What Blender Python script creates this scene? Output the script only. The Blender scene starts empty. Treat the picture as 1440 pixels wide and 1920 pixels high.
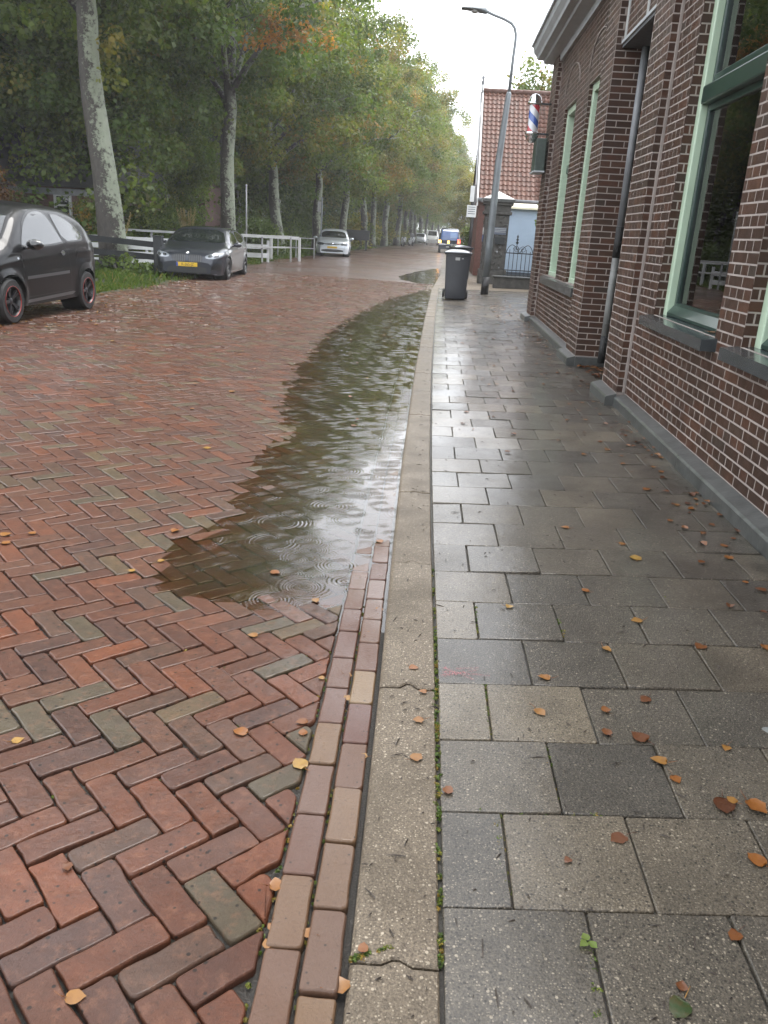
import bpy, bmesh, math, random
import numpy as np
from mathutils import Vector, Matrix
from mathutils.bvhtree import BVHTree
from math import radians, sin, cos, pi, sqrt, atan2

random.seed(7); RNG = np.random.default_rng(7)
SC = bpy.context.scene
COL = SC.collection

# ------------------------------------------------------------------ camera
cam_d = bpy.data.cameras.new('camera'); cam = bpy.data.objects.new('camera', cam_d); COL.objects.link(cam)
cam_d.sensor_fit = 'VERTICAL'; cam_d.sensor_height = 24.0; cam_d.sensor_width = 18.0
cam_d.lens = 1500.0 * 24.0 / 1920.0
cam_d.clip_start = 0.05; cam_d.clip_end = 1500
CAMZ = 1.43
def cam_basis(f=1500., vp=(828, 441), s=0.058):
    d = np.array([vp[0] - 720, vp[1] - 960, f]); d /= np.linalg.norm(d)
    q = np.array([vp[0] + 1000 - 720, vp[1] + 1000 * s - 960, f])
    n = np.cross(d, q); n /= np.linalg.norm(n)
    if n[1] < 0: n = -n
    r = np.cross(n, d)
    if r[0] < 0: r = -r
    return np.array([r, d, -n])
CR = cam_basis()
M = Matrix(((CR[0][0], -CR[0][1], -CR[0][2], 0), (CR[1][0], -CR[1][1], -CR[1][2], 0), (CR[2][0], -CR[2][1], -CR[2][2], CAMZ), (0, 0, 0, 1)))
cam.matrix_world = M
SC.camera = cam

# ------------------------------------------------------------------ light: rainy overcast daylight
SUN_EL, SUN_AZ = radians(68), radians(35)          # high behind the cloud
W = bpy.data.worlds.new("World"); SC.world = W; W.use_nodes = True
wt = W.node_tree; wt.nodes.clear()
wo = wt.nodes.new('ShaderNodeOutputWorld'); wb = wt.nodes.new('ShaderNodeBackground')
sky = wt.nodes.new('ShaderNodeTexSky'); sky.sky_type = 'NISHITA'; sky.sun_disc = False
sky.sun_elevation = SUN_EL; sky.sun_rotation = SUN_AZ
sky.air_density = 1.0; sky.dust_density = 4.0; sky.ozone_density = 1.0
# cloud deck: even pale grey-white with soft variation, over the clear-sky colour
tc = wt.nodes.new('ShaderNodeTexCoord')
nz = wt.nodes.new('ShaderNodeTexNoise'); nz.inputs['Scale'].default_value = 2.2; nz.inputs['Detail'].default_value = 5
mp = wt.nodes.new('ShaderNodeMapping'); mp.inputs['Scale'].default_value = (1, 1, 2.5)
wt.links.new(tc.outputs['Generated'], mp.inputs['Vector']); wt.links.new(mp.outputs[0], nz.inputs['Vector'])
cr = wt.nodes.new('ShaderNodeValToRGB')
cr.color_ramp.elements[0].position = .30; cr.color_ramp.elements[0].color = (8.6, 9.0, 9.7, 1)
cr.color_ramp.elements[1].position = .68; cr.color_ramp.elements[1].color = (11.6, 11.8, 12.1, 1)
wt.links.new(nz.outputs[0], cr.inputs[0])
mx = wt.nodes.new('ShaderNodeMix'); mx.data_type = 'RGBA'; mx.inputs[0].default_value = .86
wt.links.new(sky.outputs[0], mx.inputs[6]); wt.links.new(cr.outputs[0], mx.inputs[7])
wt.links.new(mx.outputs[2], wb.inputs[0]); wb.inputs[1].default_value = 0.10
wt.links.new(wb.outputs[0], wo.inputs[0])
sun_d = bpy.data.lights.new('sun', 'SUN'); sun_d.energy = 1.2; sun_d.angle = radians(30); sun_d.color = (1, .97, .93)
sun = bpy.data.objects.new('sun', sun_d); COL.objects.link(sun)
sun.rotation_euler = (radians(90) - SUN_EL, 0, pi - SUN_AZ)
SC.view_settings.view_transform = 'Standard'; SC.view_settings.look = 'None'
SC.view_settings.exposure = 1.85; SC.view_settings.gamma = 1.0; SC.view_settings.use_curve_mapping = False
SC.render.engine = 'CYCLES'
SC.cycles.use_denoising = True
SC.cycles.max_bounces = 7; SC.cycles.diffuse_bounces = 4; SC.cycles.glossy_bounces = 3
SC.cycles.transmission_bounces = 4; SC.cycles.transparent_max_bounces = 12; SC.cycles.volume_bounces = 0
SC.cycles.caustics_reflective = False; SC.cycles.caustics_refractive = False
SC.cycles.sample_clamp_indirect = 6.0

# ------------------------------------------------------------------ helpers
def in_frame(x, y, z, mx=1.05):
    a = CR.T @ np.array([x, y, z - CAMZ])
    if a[2] < .1: return False
    return abs(1500 * a[0] / a[2]) < 720 * mx and abs(1500 * a[1] / a[2]) < 960 * mx

def tag(o, label=None, cat=None, group=None, kind=None):
    if label: o['label'] = label
    if cat: o['category'] = cat
    if group: o['group'] = group
    if kind: o['kind'] = kind
    return o
def link(name, data, parent=None):
    o = bpy.data.objects.new(name, data); COL.objects.link(o)
    if parent is not None: o.parent = parent
    return o
def thing(name, label, cat, loc=(0, 0, 0), rz=0, group=None):
    o = bpy.data.objects.new(name, None); COL.objects.link(o)
    o.location = loc; o.rotation_euler = (0, 0, rz); o.empty_display_size = .2
    return tag(o, label, cat, group)
def dup(root, loc, rz, label=None, scale=None):
    r = root.copy(); COL.objects.link(r); r.location = loc; r.rotation_euler = (0, 0, rz)
    if label: r['label'] = label
    if scale: r.scale = scale
    for ch in list(root.children):
        c = ch.copy(); COL.objects.link(c); c.parent = r
        for g in list(ch.children):
            d = g.copy(); COL.objects.link(d); d.parent = c
    return r

class MB:
    """collects shapes into one mesh; every face carries a tint (4 floats)"""
    def __init__(s): s.v = []; s.f = []; s.c = []; s.m = []; s.sm = []
    def add(s, verts, faces, tint=(.5, .5, .5, 1), m=0, smooth=False):
        b = len(s.v); s.v.extend([tuple(p) for p in verts])
        for f in faces:
            s.f.append(tuple(i + b for i in f)); s.m.append(m); s.sm.append(smooth)
        s.c.extend([tint] * len(verts)); return s
    def box(s, a, b, **k):
        x0, y0, z0 = a; x1, y1, z1 = b
        return s.add([(x0, y0, z0), (x1, y0, z0), (x1, y1, z0), (x0, y1, z0), (x0, y0, z1), (x1, y0, z1), (x1, y1, z1), (x0, y1, z1)],
                     [(0, 3, 2, 1), (4, 5, 6, 7), (0, 1, 5, 4), (1, 2, 6, 5), (2, 3, 7, 6), (3, 0, 4, 7)], **k)
    def bbox(s, a, b, bev=.006, **k):
        """box with bevelled edges"""
        bm = bmesh.new(); bmesh.ops.create_cube(bm, size=1)
        for v in bm.verts:
            v.co = Vector([(a[i] + b[i]) / 2 + v.co[i] * (b[i] - a[i]) for i in range(3)])
        bmesh.ops.bevel(bm, geom=bm.edges[:], offset=bev, segments=2, affect='EDGES', profile=.5)
        bm.verts.index_update()
        s.add([v.co[:] for v in bm.verts], [[v.index for v in f.verts] for f in bm.faces], **k); bm.free(); return s
    def tube(s, pts, rad, n=10, cap=True, **k):
        pts = [Vector(p) for p in pts]
        if not hasattr(rad, '__len__'): rad = [rad] * len(pts)
        vs = []; up = None
        for i, p in enumerate(pts):
            t = (pts[min(i + 1, len(pts) - 1)] - pts[max(i - 1, 0)]).normalized()
            if up is None:
                up = Vector((0, 0, 1)) if abs(t.z) < .9 else Vector((1, 0, 0))
            x = t.cross(up).normalized(); y = x.cross(t).normalized(); up = y
            for j in range(n):
                a = 2 * pi * j / n; vs.append(p + (x * cos(a) + y * sin(a)) * rad[i])
        fs = [(i * n + j, i * n + (j + 1) % n, (i + 1) * n + (j + 1) % n, (i + 1) * n + j) for i in range(len(pts) - 1) for j in range(n)]
        if cap:
            fs.append(tuple(range(n - 1, -1, -1))); fs.append(tuple((len(pts) - 1) * n + j for j in range(n)))
        k.setdefault('smooth', True)
        return s.add(vs, fs, **k)
    def lathe(s, prof, n=20, origin=(0, 0, 0), axis='Z', **k):
        vs = []; o = Vector(origin)
        for r, h in prof:
            for j in range(n):
                a = 2 * pi * j / n
                if axis == 'Z': p = (r * cos(a), r * sin(a), h)
                elif axis == 'Y': p = (r * cos(a), h, r * sin(a))
                else: p = (h, r * cos(a), r * sin(a))
                vs.append(o + Vector(p))
        fs = [(i * n + j, i * n + (j + 1) % n, (i + 1) * n + (j + 1) % n, (i + 1) * n + j) for i in range(len(prof) - 1) for j in range(n)]
        k.setdefault('smooth', True)
        return s.add(vs, fs, **k)
    def prism(s, poly, z0, z1, **k):
        """poly: list of (x,y), extruded in z"""
        n = len(poly)
        vs = [(x, y, z0) for x, y in poly] + [(x, y, z1) for x, y in poly]
        fs = [tuple(range(n - 1, -1, -1)), tuple(range(n, 2 * n))] + [(i, (i + 1) % n, n + (i + 1) % n, n + i) for i in range(n)]
        return s.add(vs, fs, **k)
    def mesh(s, name, mats, auto=None):
        me = bpy.data.meshes.new(name); me.from_pydata(s.v, [], s.f)
        if not isinstance(mats, (list, tuple)): mats = [mats]
        for m in mats: me.materials.append(m)
        me.polygons.foreach_set('material_index', s.m)
        me.polygons.foreach_set('use_smooth', s.sm)
        a = me.attributes.new('tint', 'FLOAT_COLOR', 'POINT')
        a.data.foreach_set('color', np.array(s.c, dtype=np.float32).ravel())
        if auto: me.set_sharp_from_angle(angle=radians(auto))
        me.update(); return me
    def build(s, name, mats, parent=None, auto=None):
        return link(name, s.mesh(name, mats, auto), parent)

def np_mesh(name, co, quads, tint, mat, smooth=False):
    me = bpy.data.meshes.new(name)
    nv = len(co); nf, k = quads.shape
    me.vertices.add(nv); me.vertices.foreach_set('co', co.astype(np.float32).ravel())
    me.loops.add(nf * k); me.loops.foreach_set('vertex_index', quads.astype(np.int32).ravel())
    me.polygons.add(nf); me.polygons.foreach_set('loop_start', np.arange(0, nf * k, k, dtype=np.int32))
    me.update(calc_edges=True)
    a = me.attributes.new('tint', 'FLOAT_COLOR', 'POINT'); a.data.foreach_set('color', tint.astype(np.float32).ravel())
    if smooth: me.polygons.foreach_set('use_smooth', np.ones(nf, dtype=bool))
    me.materials.append(mat); me.validate(); return me

# ------------------------------------------------------------------ materials
class NT:
    def __init__(s, name):
        s.m = bpy.data.materials.new(name); s.m.use_nodes = True; s.t = s.m.node_tree; s.t.nodes.clear()
        s.out = s.t.nodes.new('ShaderNodeOutputMaterial')
    def n(s, typ, **k):
        nd = s.t.nodes.new('ShaderNode' + typ)
        for a, b in k.items():
            if a.startswith('_'): setattr(nd, a[1:], b)
            else: nd.inputs[a.replace('__', ' ')].default_value = b
        return nd
    def l(s, a, b): s.t.links.new(a, b)
    def attr(s, name='tint'):
        a = s.n('Attribute', _attribute_name=name); sp = s.n('SeparateColor'); s.l(a.outputs['Color'], sp.inputs[0]); return sp.outputs
    def coord(s, which='Object', scale=(1, 1, 1)):
        c = s.n('TexCoord'); m = s.n('Mapping'); m.inputs['Scale'].default_value = scale; s.l(c.outputs[which], m.inputs[0]); return m.outputs[0]
    def world(s):
        return s.n('NewGeometry').outputs['Position']
    def noise(s, vec, scale, detail=4, rough=.55, dims='3D'):
        x = s.n('TexNoise', Scale=scale, Detail=detail, Roughness=rough); x.noise_dimensions = dims
        s.l(vec, x.inputs['Vector']); return x.outputs[0]
    def voro(s, vec, scale, feature='F1', rand=1.0):
        x = s.n('TexVoronoi', Scale=scale, Randomness=rand); x.feature = feature
        s.l(vec, x.inputs['Vector']); return x.outputs
    def ramp(s, fac, stops):
        r = s.n('ValToRGB'); e = r.color_ramp.elements
        while len(e) < len(stops): e.new(.5)
        for el, (p, c) in zip(e, stops):
            el.position = p; el.color = (c, c, c, 1) if not hasattr(c, '__len__') else (*c, 1)
        s.l(fac, r.inputs[0]); return r.outputs[0]
    def mix(s, fac, a, b, blend='MIX'):
        x = s.n('Mix'); x.data_type = 'RGBA'; x.blend_type = blend
        for val, sock in ((fac, x.inputs[0]), (a, x.inputs[6]), (b, x.inputs[7])):
            if hasattr(val, 'is_linked') or hasattr(val, 'links'): s.l(val, sock)
            elif hasattr(val, '__len__'): sock.default_value = (*val, 1) if len(val) == 3 else val
            else: sock.default_value = val if sock.type == 'VALUE' else (val, val, val, 1)
        return x.outputs[2]
    def math(s, op, a, b=0, c=None, clamp=False):
        x = s.n('Math'); x.operation = op; x.use_clamp = clamp
        for i, v in enumerate((a, b) if c is None else (a, b, c)):
            if hasattr(v, 'links'): s.l(v, x.inputs[i])
            else: x.inputs[i].default_value = v
        return x.outputs[0]
    def bump(s, h, strength=.5, dist=.01, normal=None):
        b = s.n('Bump', Strength=strength, Distance=dist); s.l(h, b.inputs['Height'])
        if normal is not None: s.l(normal, b.inputs['Normal'])
        return b.outputs[0]
    def pbr(s, base, rough=.5, normal=None, metal=0, spec=.5, coat=0, coat_rough=.05, coat_normal=None, dim=(.78, .78, .78), coat_ior=1.4):
        p = s.n('BsdfPrincipled')
        if metal == 0: base = s.mix(1., base, dim, 'MULTIPLY')
        for v, k in ((base, 'Base Color'), (rough, 'Roughness'), (metal, 'Metallic'), (spec, 'Specular IOR Level'), (coat, 'Coat Weight'), (coat_rough, 'Coat Roughness')):
            if hasattr(v, 'links'): s.l(v, p.inputs[k])
            elif hasattr(v, '__len__'): p.inputs[k].default_value = (*v, 1)
            else: p.inputs[k].default_value = v
        if normal is not None: s.l(normal, p.inputs['Normal'])
        if coat_normal is not None: s.l(coat_normal, p.inputs['Coat Normal'])
        p.inputs['Coat IOR'].default_value = coat_ior
        s.l(p.outputs[0], s.out.inputs[0]); s.p = p
        return s.m

def simple(name, col, rough=.5, metal=0, coat=0, noise=0.0, nscale=20, bump=0, spec=.5, bscale=None):
    t = NT(name); v = t.coord('Object')
    base = col
    if noise:
        k = t.noise(v, nscale, 5)
        base = t.mix(t.ramp(k, [(.3, 0.), (.7, 1.)]), tuple(c * (1 - noise) for c in col), tuple(min(1, c * (1 + noise)) for c in col))
    nrm = t.bump(t.noise(v, bscale or nscale * 3, 4), .4, bump) if bump else None
    return t.pbr(base, rough, nrm, metal, spec, coat)

def mat_road_brick():
    t = NT('wet_red_brick'); r, g, b = t.attr(); p = t.world()
    n1 = t.noise(p, 80, 7, .74); n2 = t.noise(p, 14, 4); n4 = t.noise(p, 230, 3, .65)
    c = t.ramp(r, [(0, (.118, .040, .021)), (.16, (.086, .034, .022)), (.34, (.112, .043, .025)), (.52, (.070, .034, .026)), (.66, (.150, .046, .021)), (.80, (.085, .044, .030)), (.93, (.110, .074, .040)), (1, (.082, .060, .038))])
    c = t.mix(t.ramp(n2, [(.38, 0.), (.66, .75)]), c, t.mix(.45, c, (.040, .024, .020)))
    c = t.mix(t.ramp(t.noise(p, 31, 5, .7), [(.52, 0.), (.68, .5)]), c, t.mix(.5, c, (.30, .13, .075)))
    c = t.mix(t.ramp(n1, [(.30, .75), (.44, 0.)]), c, (.040, .022, .016))
    c = t.mix(t.ramp(n1, [(.62, 0.), (.80, .45)]), c, (.34, .20, .14))
    c = t.mix(t.ramp(n4, [(.30, .5), (.42, 0.)]), c, (.05, .025, .018))
    pit = t.voro(p, 46)
    c = t.mix(t.math('MULTIPLY', t.ramp(pit['Distance'], [(.16, .9), (.24, 0.)]), t.ramp(pit['Color'], [(.60, 0.), (.62, 1.)])), c, (.014, .010, .008))
    h = t.math('ADD', t.math('ADD', t.math('MULTIPLY', n1, .7), t.math('MULTIPLY', n2, 1.2)), t.math('MULTIPLY', n4, .25))
    nrm = t.bump(h, .9, .006)
    film = t.bump(t.math('ADD', n2, t.math('MULTIPLY', n1, .22)), .55, .006)
    wet = t.noise(p, 1.7, 5, .6)
    return t.pbr(c, t.ramp(t.noise(p, 5, 4), [(.3, .30), (.7, .52)]), nrm, spec=.12, coat=t.math('MAXIMUM', t.ramp(wet, [(.36, .12), (.60, .75)]), b), coat_rough=.07, coat_normal=film, dim=(.74, .80, .80), coat_ior=1.34)
def mat_gutter_brick():
    t = NT('wet_gutter_brick'); r, g, b = t.attr(); p = t.world()
    n1 = t.noise(p, 110, 6, .68); n2 = t.noise(p, 12, 4)
    c = t.ramp(r, [(0, (.088, .042, .034)), (.3, (.100, .054, .040)), (.62, (.105, .060, .042)), (.78, (.150, .100, .058)), (.88, (.085, .048, .042)), (1, (.165, .115, .066))])
    c = t.mix(t.ramp(n2, [(.35, 0.), (.7, .5)]), c, t.mix(.5, c, (.10, .065, .058)))
    c = t.mix(t.ramp(n1, [(.28, .7), (.42, 0.)]), c, (.04, .026, .02))
    pit = t.voro(p, 55); c = t.mix(t.math('MULTIPLY', t.ramp(pit['Distance'], [(.13, .9), (.2, 0.)]), t.ramp(pit['Color'], [(.66, 0.), (.68, 1.)])), c, (.02, .014, .01))
    nrm = t.bump(t.math('ADD', n1, n2), .7, .004)
    return t.pbr(c, t.ramp(n2, [(.3, .25), (.7, .45)]), nrm, spec=.15, coat_ior=1.34, coat=t.ramp(t.noise(p, 2.2, 4), [(.35, .3), (.6, .9)]), coat_rough=.08, coat_normal=t.bump(t.math('ADD', n2, t.math('MULTIPLY', n1, .3)), .5, .004), dim=(.80, .74, .64))
def mat_tile():
    t = NT('wet_concrete_tile'); r, g, b = t.attr(); p = t.world()
    n1 = t.noise(p, 190, 5, .80); n2 = t.noise(p, 6, 5); vo = t.voro(p, 165); v2 = t.voro(p, 95)
    base = t.ramp(r, [(0, (.020, .020, .022)), (.3, (.034, .033, .034)), (.44, (.066, .059, .051)), (.6, (.125, .106, .083)), (.75, (.185, .158, .120)), (1, (.23, .20, .16))])
    c = t.mix(t.ramp(n1, [(.38, 0.), (.60, 1.)]), t.mix(.66, base, (.012, .011, .010)), t.mix(.22, base, (.36, .33, .28)))
    for v_, th, k in ((vo, .50, .7), (v2, .74, .9)):
        sp = t.math('MULTIPLY', t.ramp(v_['Distance'], [(.26, 1.), (.36, 0.)]), t.ramp(v_['Color'], [(th, 0.), (th + .12, 1.)]))
        c = t.mix(t.math('MULTIPLY', t.math('MULTIPLY', sp, g), k), c, t.mix(v_['Color'], (.15, .13, .11), (.38, .35, .30)))
    dk = t.voro(p, 80); c = t.mix(t.math('MULTIPLY', t.ramp(dk['Distance'], [(.2, .85), (.3, 0.)]), t.ramp(dk['Color'], [(.48, 0.), (.54, 1.)])), c, (.014, .012, .010))
    c = t.mix(t.ramp(n2, [(.30, .55), (.60, 0.)]), c, t.mix(.6, c, (.018, .016, .013)))
    c = t.mix(t.math('MULTIPLY', b, t.ramp(t.noise(p, 3.2, 5), [(.42, .0), (.62, .75)])), c, (.026, .020, .015))
    h = t.math('ADD', t.math('MULTIPLY', n1, 1.), t.math('MULTIPLY', vo['Distance'], 1.0))
    nrm = t.bump(h, .75, .0045)
    film = t.bump(t.math('ADD', n2, t.math('ADD', t.math('MULTIPLY', t.noise(p, 60, 3), .09), t.math('MULTIPLY', n1, .05))), .5, .005)
    wet = t.noise(p, 1.1, 5, .6)
    return t.pbr(c, t.ramp(t.noise(p, 2.3, 4), [(.35, .30), (.7, .50)]), nrm, spec=.18, coat=t.ramp(wet, [(.34, .6), (.56, 1.)]), coat_rough=.19, coat_normal=film, dim=(.76, .715, .63), coat_ior=1.36)
def mat_kerb():
    t = NT('wet_kerb_concrete'); p = t.world(); r, g, b = t.attr()
    n1 = t.noise(p, 180, 5, .8); n2 = t.noise(p, 5, 5); vo = t.voro(p, 150); v2 = t.voro(p, 85)
    c = t.mix(t.ramp(n1, [(.34, 0.), (.64, 1.)]), (.052, .043, .034), (.25, .215, .168))
    for v_, th in ((vo, .52), (v2, .72)):
        sp = t.math('MULTIPLY', t.ramp(v_['Distance'], [(.26, 1.), (.36, 0.)]), t.ramp(v_['Color'], [(th, 0.), (th + .12, 1.)]))
        c = t.mix(t.math('MULTIPLY', sp, .8), c, t.mix(v_['Color'], (.20, .17, .12), (.52, .48, .40)))
    c = t.mix(t.ramp(n2, [(.32, .5), (.62, 0.)]), c, (.065, .054, .041))
    nrm = t.bump(t.math('ADD', n1, vo['Distance']), .6, .004)
    return t.pbr(c, t.ramp(n2, [(.35, .40), (.7, .58)]), nrm, spec=.2, coat_ior=1.34, coat=t.ramp(n2, [(.4, .08), (.7, .25)]), coat_rough=.22, dim=(.72, .675, .62))
def mat_soil():
    t = NT('joint_sand'); p = t.world(); n1 = t.noise(p, 160, 5, .7); n2 = t.noise(p, 2, 4)
    c = t.ramp(n1, [(.3, (.010, .009, .007)), (.55, (.026, .021, .016)), (.75, (.10, .088, .07))])
    c = t.mix(t.ramp(n2, [(.52, 0.), (.68, .6)]), c, (.018, .026, .008))
    return t.pbr(c, .28, t.bump(n1, .8, .006))
def mat_far_road():
    t = NT('far_wet_brick_road'); p = t.world(); c0 = t.coord('Object')
    n1 = t.noise(p, 6, 6, .7); n2 = t.noise(p, .35, 4); n3 = t.noise(p, 26, 3)
    c = t.ramp(n1, [(.3, (.050, .025, .018)), (.55, (.088, .039, .026)), (.75, (.100, .052, .035))])
    c = t.mix(t.ramp(n2, [(.4, 0.), (.65, .5)]), c, (.085, .060, .050))
    nrm = t.bump(t.math('ADD', n3, n1), .8, .012)
    return t.pbr(c, t.ramp(n2, [(.35, .34), (.65, .48)]), nrm, coat=t.ramp(n2, [(.4, .2), (.6, .6)]), coat_rough=.16, coat_normal=t.bump(n1, .25, .01))
def mat_water():
    t = NT('rain_puddle_water'); p = t.world()
    dep = t.attr('tint')[0]
    sep = t.n('SeparateXYZ'); t.l(p, sep.inputs[0]); cmb = t.n('CombineXYZ'); t.l(sep.outputs[0], cmb.inputs[0]); t.l(sep.outputs[1], cmb.inputs[1])
    v = cmb.outputs[0]
    # slow wobble so that rings are not perfect
    total = None
    for sc, wl, seed in ((3.1, .021, 0.), (4.7, .016, 3.7), (7.3, .012, 9.1)):
        mpn = t.n('Mapping'); mpn.inputs['Location'].default_value = (seed, seed * .7, 0); t.l(v, mpn.inputs[0])
        vo = t.n('TexVoronoi', Scale=sc); vo.voronoi_dimensions = '2D'; t.l(mpn.outputs[0], vo.inputs['Vector'])
        d = t.math('DIVIDE', vo.outputs['Distance'], sc)                # metres from the drop
        sc2 = t.n('SeparateColor'); t.l(vo.outputs['Color'], sc2.inputs[0])
        r0 = t.math('MULTIPLY_ADD', sc2.outputs[0], .34 / sc, .02)       # radius the rings have reached
        wv = t.math('SINE', t.math('MULTIPLY', t.math('SUBTRACT', d, r0), 2 * pi / wl))
        e = t.math('DIVIDE', t.math('SUBTRACT', d, r0), .10 / sc + .010)
        env = t.math('EXPONENT', t.math('MULTIPLY', t.math('MULTIPLY', e, e), -1.))
        amp = t.math('MULTIPLY', t.ramp(sc2.outputs[1], [(.40, .10), (.75, 1.)]), wl / .021)
        h = t.math('MULTIPLY', t.math('MULTIPLY', wv, env), amp)
        total = h if total is None else t.math('ADD', total, h)
    total = t.math('ADD', t.math('MULTIPLY', total, .66), t.math('MULTIPLY', t.noise(v, 13, 3), .11))
    nrm = t.bump(total, 1.0, .0008)
    fr = t.n('Fresnel', IOR=1.5); t.l(nrm, fr.inputs['Normal'])
    gl = t.n('BsdfGlossy', Roughness=.03); gl.inputs['Color'].default_value = (1, 1, 1, 1); t.l(nrm, gl.inputs['Normal'])
    tr = t.n('BsdfTransparent'); tr.inputs[0].default_value = (.80, .72, .60, 1)
    di = t.n('BsdfDiffuse'); di.inputs[0].default_value = (.036, .034, .026, 1)
    m1 = t.n('MixShader'); t.l(t.ramp(dep, [(0, .0), (.40, .36), (1., .82)]), m1.inputs[0]); t.l(tr.outputs[0], m1.inputs[1]); t.l(di.outputs[0], m1.inputs[2])
    m2 = t.n('MixShader'); t.l(fr.outputs[0], m2.inputs[0]); t.l(m1.outputs[0], m2.inputs[1]); t.l(gl.outputs[0], m2.inputs[2])
    t.l(m2.outputs[0], t.out.inputs[0]); return t.m
def mat_wall_brick():
    t = NT('brown_wall_brick'); r, g, b = t.attr(); p = t.world()
    n1 = t.noise(p, 120, 5, .65); n2 = t.noise(p, 9, 4)
    c = t.ramp(r, [(0, (.042, .023, .016)), (.3, (.064, .034, .023)), (.55, (.050, .028, .021)), (.75, (.078, .036, .023)), (.9, (.092, .046, .030)), (1, (.046, .036, .030))])
    c = t.mix(t.ramp(n2, [(.35, 0.), (.7, .5)]), c, (.038, .024, .020))
    c = t.mix(t.ramp(t.noise(p, 1.2, 5, .6), [(.45, 0.), (.68, .55)]), c, (.026, .019, .016))
    c = t.mix(t.ramp(n1, [(.62, 0.), (.8, .4)]), c, (.13, .075, .06))
    return t.pbr(c, t.ramp(n2, [(.3, .42), (.7, .62)]), t.bump(n1, .6, .003), spec=.25, dim=(.82, .75, .66))
def mat_mortar(col=(.36, .31, .28)):
    t = NT('pale_mortar'); p = t.world(); n = t.noise(p, 200, 4); n2 = t.noise(p, 3, 4)
    c = t.mix(t.ramp(n2, [(.35, .65), (.65, 0.)]), col, tuple(k * .55 for k in col))
    return t.pbr(c, .85, t.bump(n, .5, .003))
def mat_leaf(name, stops, trans=.42, rough=.5):
    t = NT(name); r, g, b = t.attr(); oi = t.n('ObjectInfo')
    c = t.ramp(r, stops)
    c = t.mix(t.math('MULTIPLY', oi.outputs['Random'], .35), c, t.mix(.5, c, (.10, .075, .02)))
    c = t.mix(1., c, t.mix(g, (.42, .45, .42), (1.45, 1.42, 1.3)), 'MULTIPLY')
    d = t.n('BsdfPrincipled'); t.l(c, d.inputs['Base Color']); d.inputs['Roughness'].default_value = rough; d.inputs['Specular IOR Level'].default_value = .3
    tl = t.n('BsdfTranslucent'); t.l(t.mix(1., c, (1.5, 1.6, .7), 'MULTIPLY'), tl.inputs[0])
    m = t.n('MixShader', Fac=trans); t.l(d.outputs[0], m.inputs[1]); t.l(tl.outputs[0], m.inputs[2]); t.l(m.outputs[0], t.out.inputs[0]); return t.m
def mat_bark():
    t = NT('lichen_bark'); p = t.coord('Object', (1, 1, .35)); q = t.coord('Object')
    n1 = t.noise(p, 16, 6, .65); n2 = t.noise(q, 1.1, 4); n3 = t.noise(q, 10, 8, .80); n4 = t.noise(q, 5, 4)
    c = t.ramp(n1, [(.3, (.016, .013, .010)), (.6, (.050, .042, .033)), (.8, (.085, .075, .062))])
    geo = t.n('NewGeometry'); sx = t.n('SeparateXYZ'); t.l(geo.outputs['Normal'], sx.inputs[0])
    side = t.math('MULTIPLY_ADD', sx.outputs[0], .11, .0)
    lich = t.ramp(t.math('ADD', t.math('ADD', t.math('MULTIPLY', n3, .7), t.math('MULTIPLY', n2, .45)), side), [(.605, 0.), (.645, 1.)])
    c = t.mix(t.math('MULTIPLY', lich, .85), c, t.mix(n4, (.19, .23, .15), (.34, .37, .28)))
    return t.pbr(c, .65, t.bump(t.math('ADD', n1, t.math('MULTIPLY', lich, .3)), .9, .03))
def mat_grass():
    t = NT('verge_grass'); r, g, b = t.attr()
    c = t.ramp(r, [(0, (.045, .085, .016)), (.5, (.085, .13, .024)), (.8, (.13, .15, .035)), (1, (.19, .15, .05))])
    d = t.n('BsdfDiffuse'); t.l(c, d.inputs[0]); tl = t.n('BsdfTranslucent'); t.l(c, tl.inputs[0])
    m = t.n('MixShader', Fac=.3); t.l(d.outputs[0], m.inputs[1]); t.l(tl.outputs[0], m.inputs[2]); t.l(m.outputs[0], t.out.inputs[0]); return t.m
def mat_fallen():
    t = NT('fallen_leaf'); r, g, b = t.attr(); p = t.coord('Object')
    c = t.ramp(r, [(0, (.045, .017, .009)), (.25, (.105, .040, .014)), (.5, (.185, .075, .018)), (.72, (.215, .120, .034)), (.9, (.27, .19, .05)), (1, (.020, .042, .012))])
    n = t.noise(p, 60, 4)
    c = t.mix(t.ramp(n, [(.45, 0.), (.7, .6)]), c, t.mix(.6, c, (.09, .03, .01)))
    return t.pbr(c, .36, t.bump(n, .4, .002), coat=.06, dim=(.85, .76, .62), spec=.3)
def mat_ground():
    t = NT('garden_ground'); p = t.world(); n = t.noise(p, 1.3, 6); n2 = t.noise(p, 20, 5)
    c = t.ramp(n, [(.35, (.022, .030, .010)), (.55, (.040, .048, .016)), (.7, (.050, .038, .020))])
    c = t.mix(t.ramp(n2, [(.4, 0.), (.7, .5)]), c, (.06, .05, .025))
    return t.pbr(c, .8, t.bump(n2, .8, .05))
MAT = {}
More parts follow.
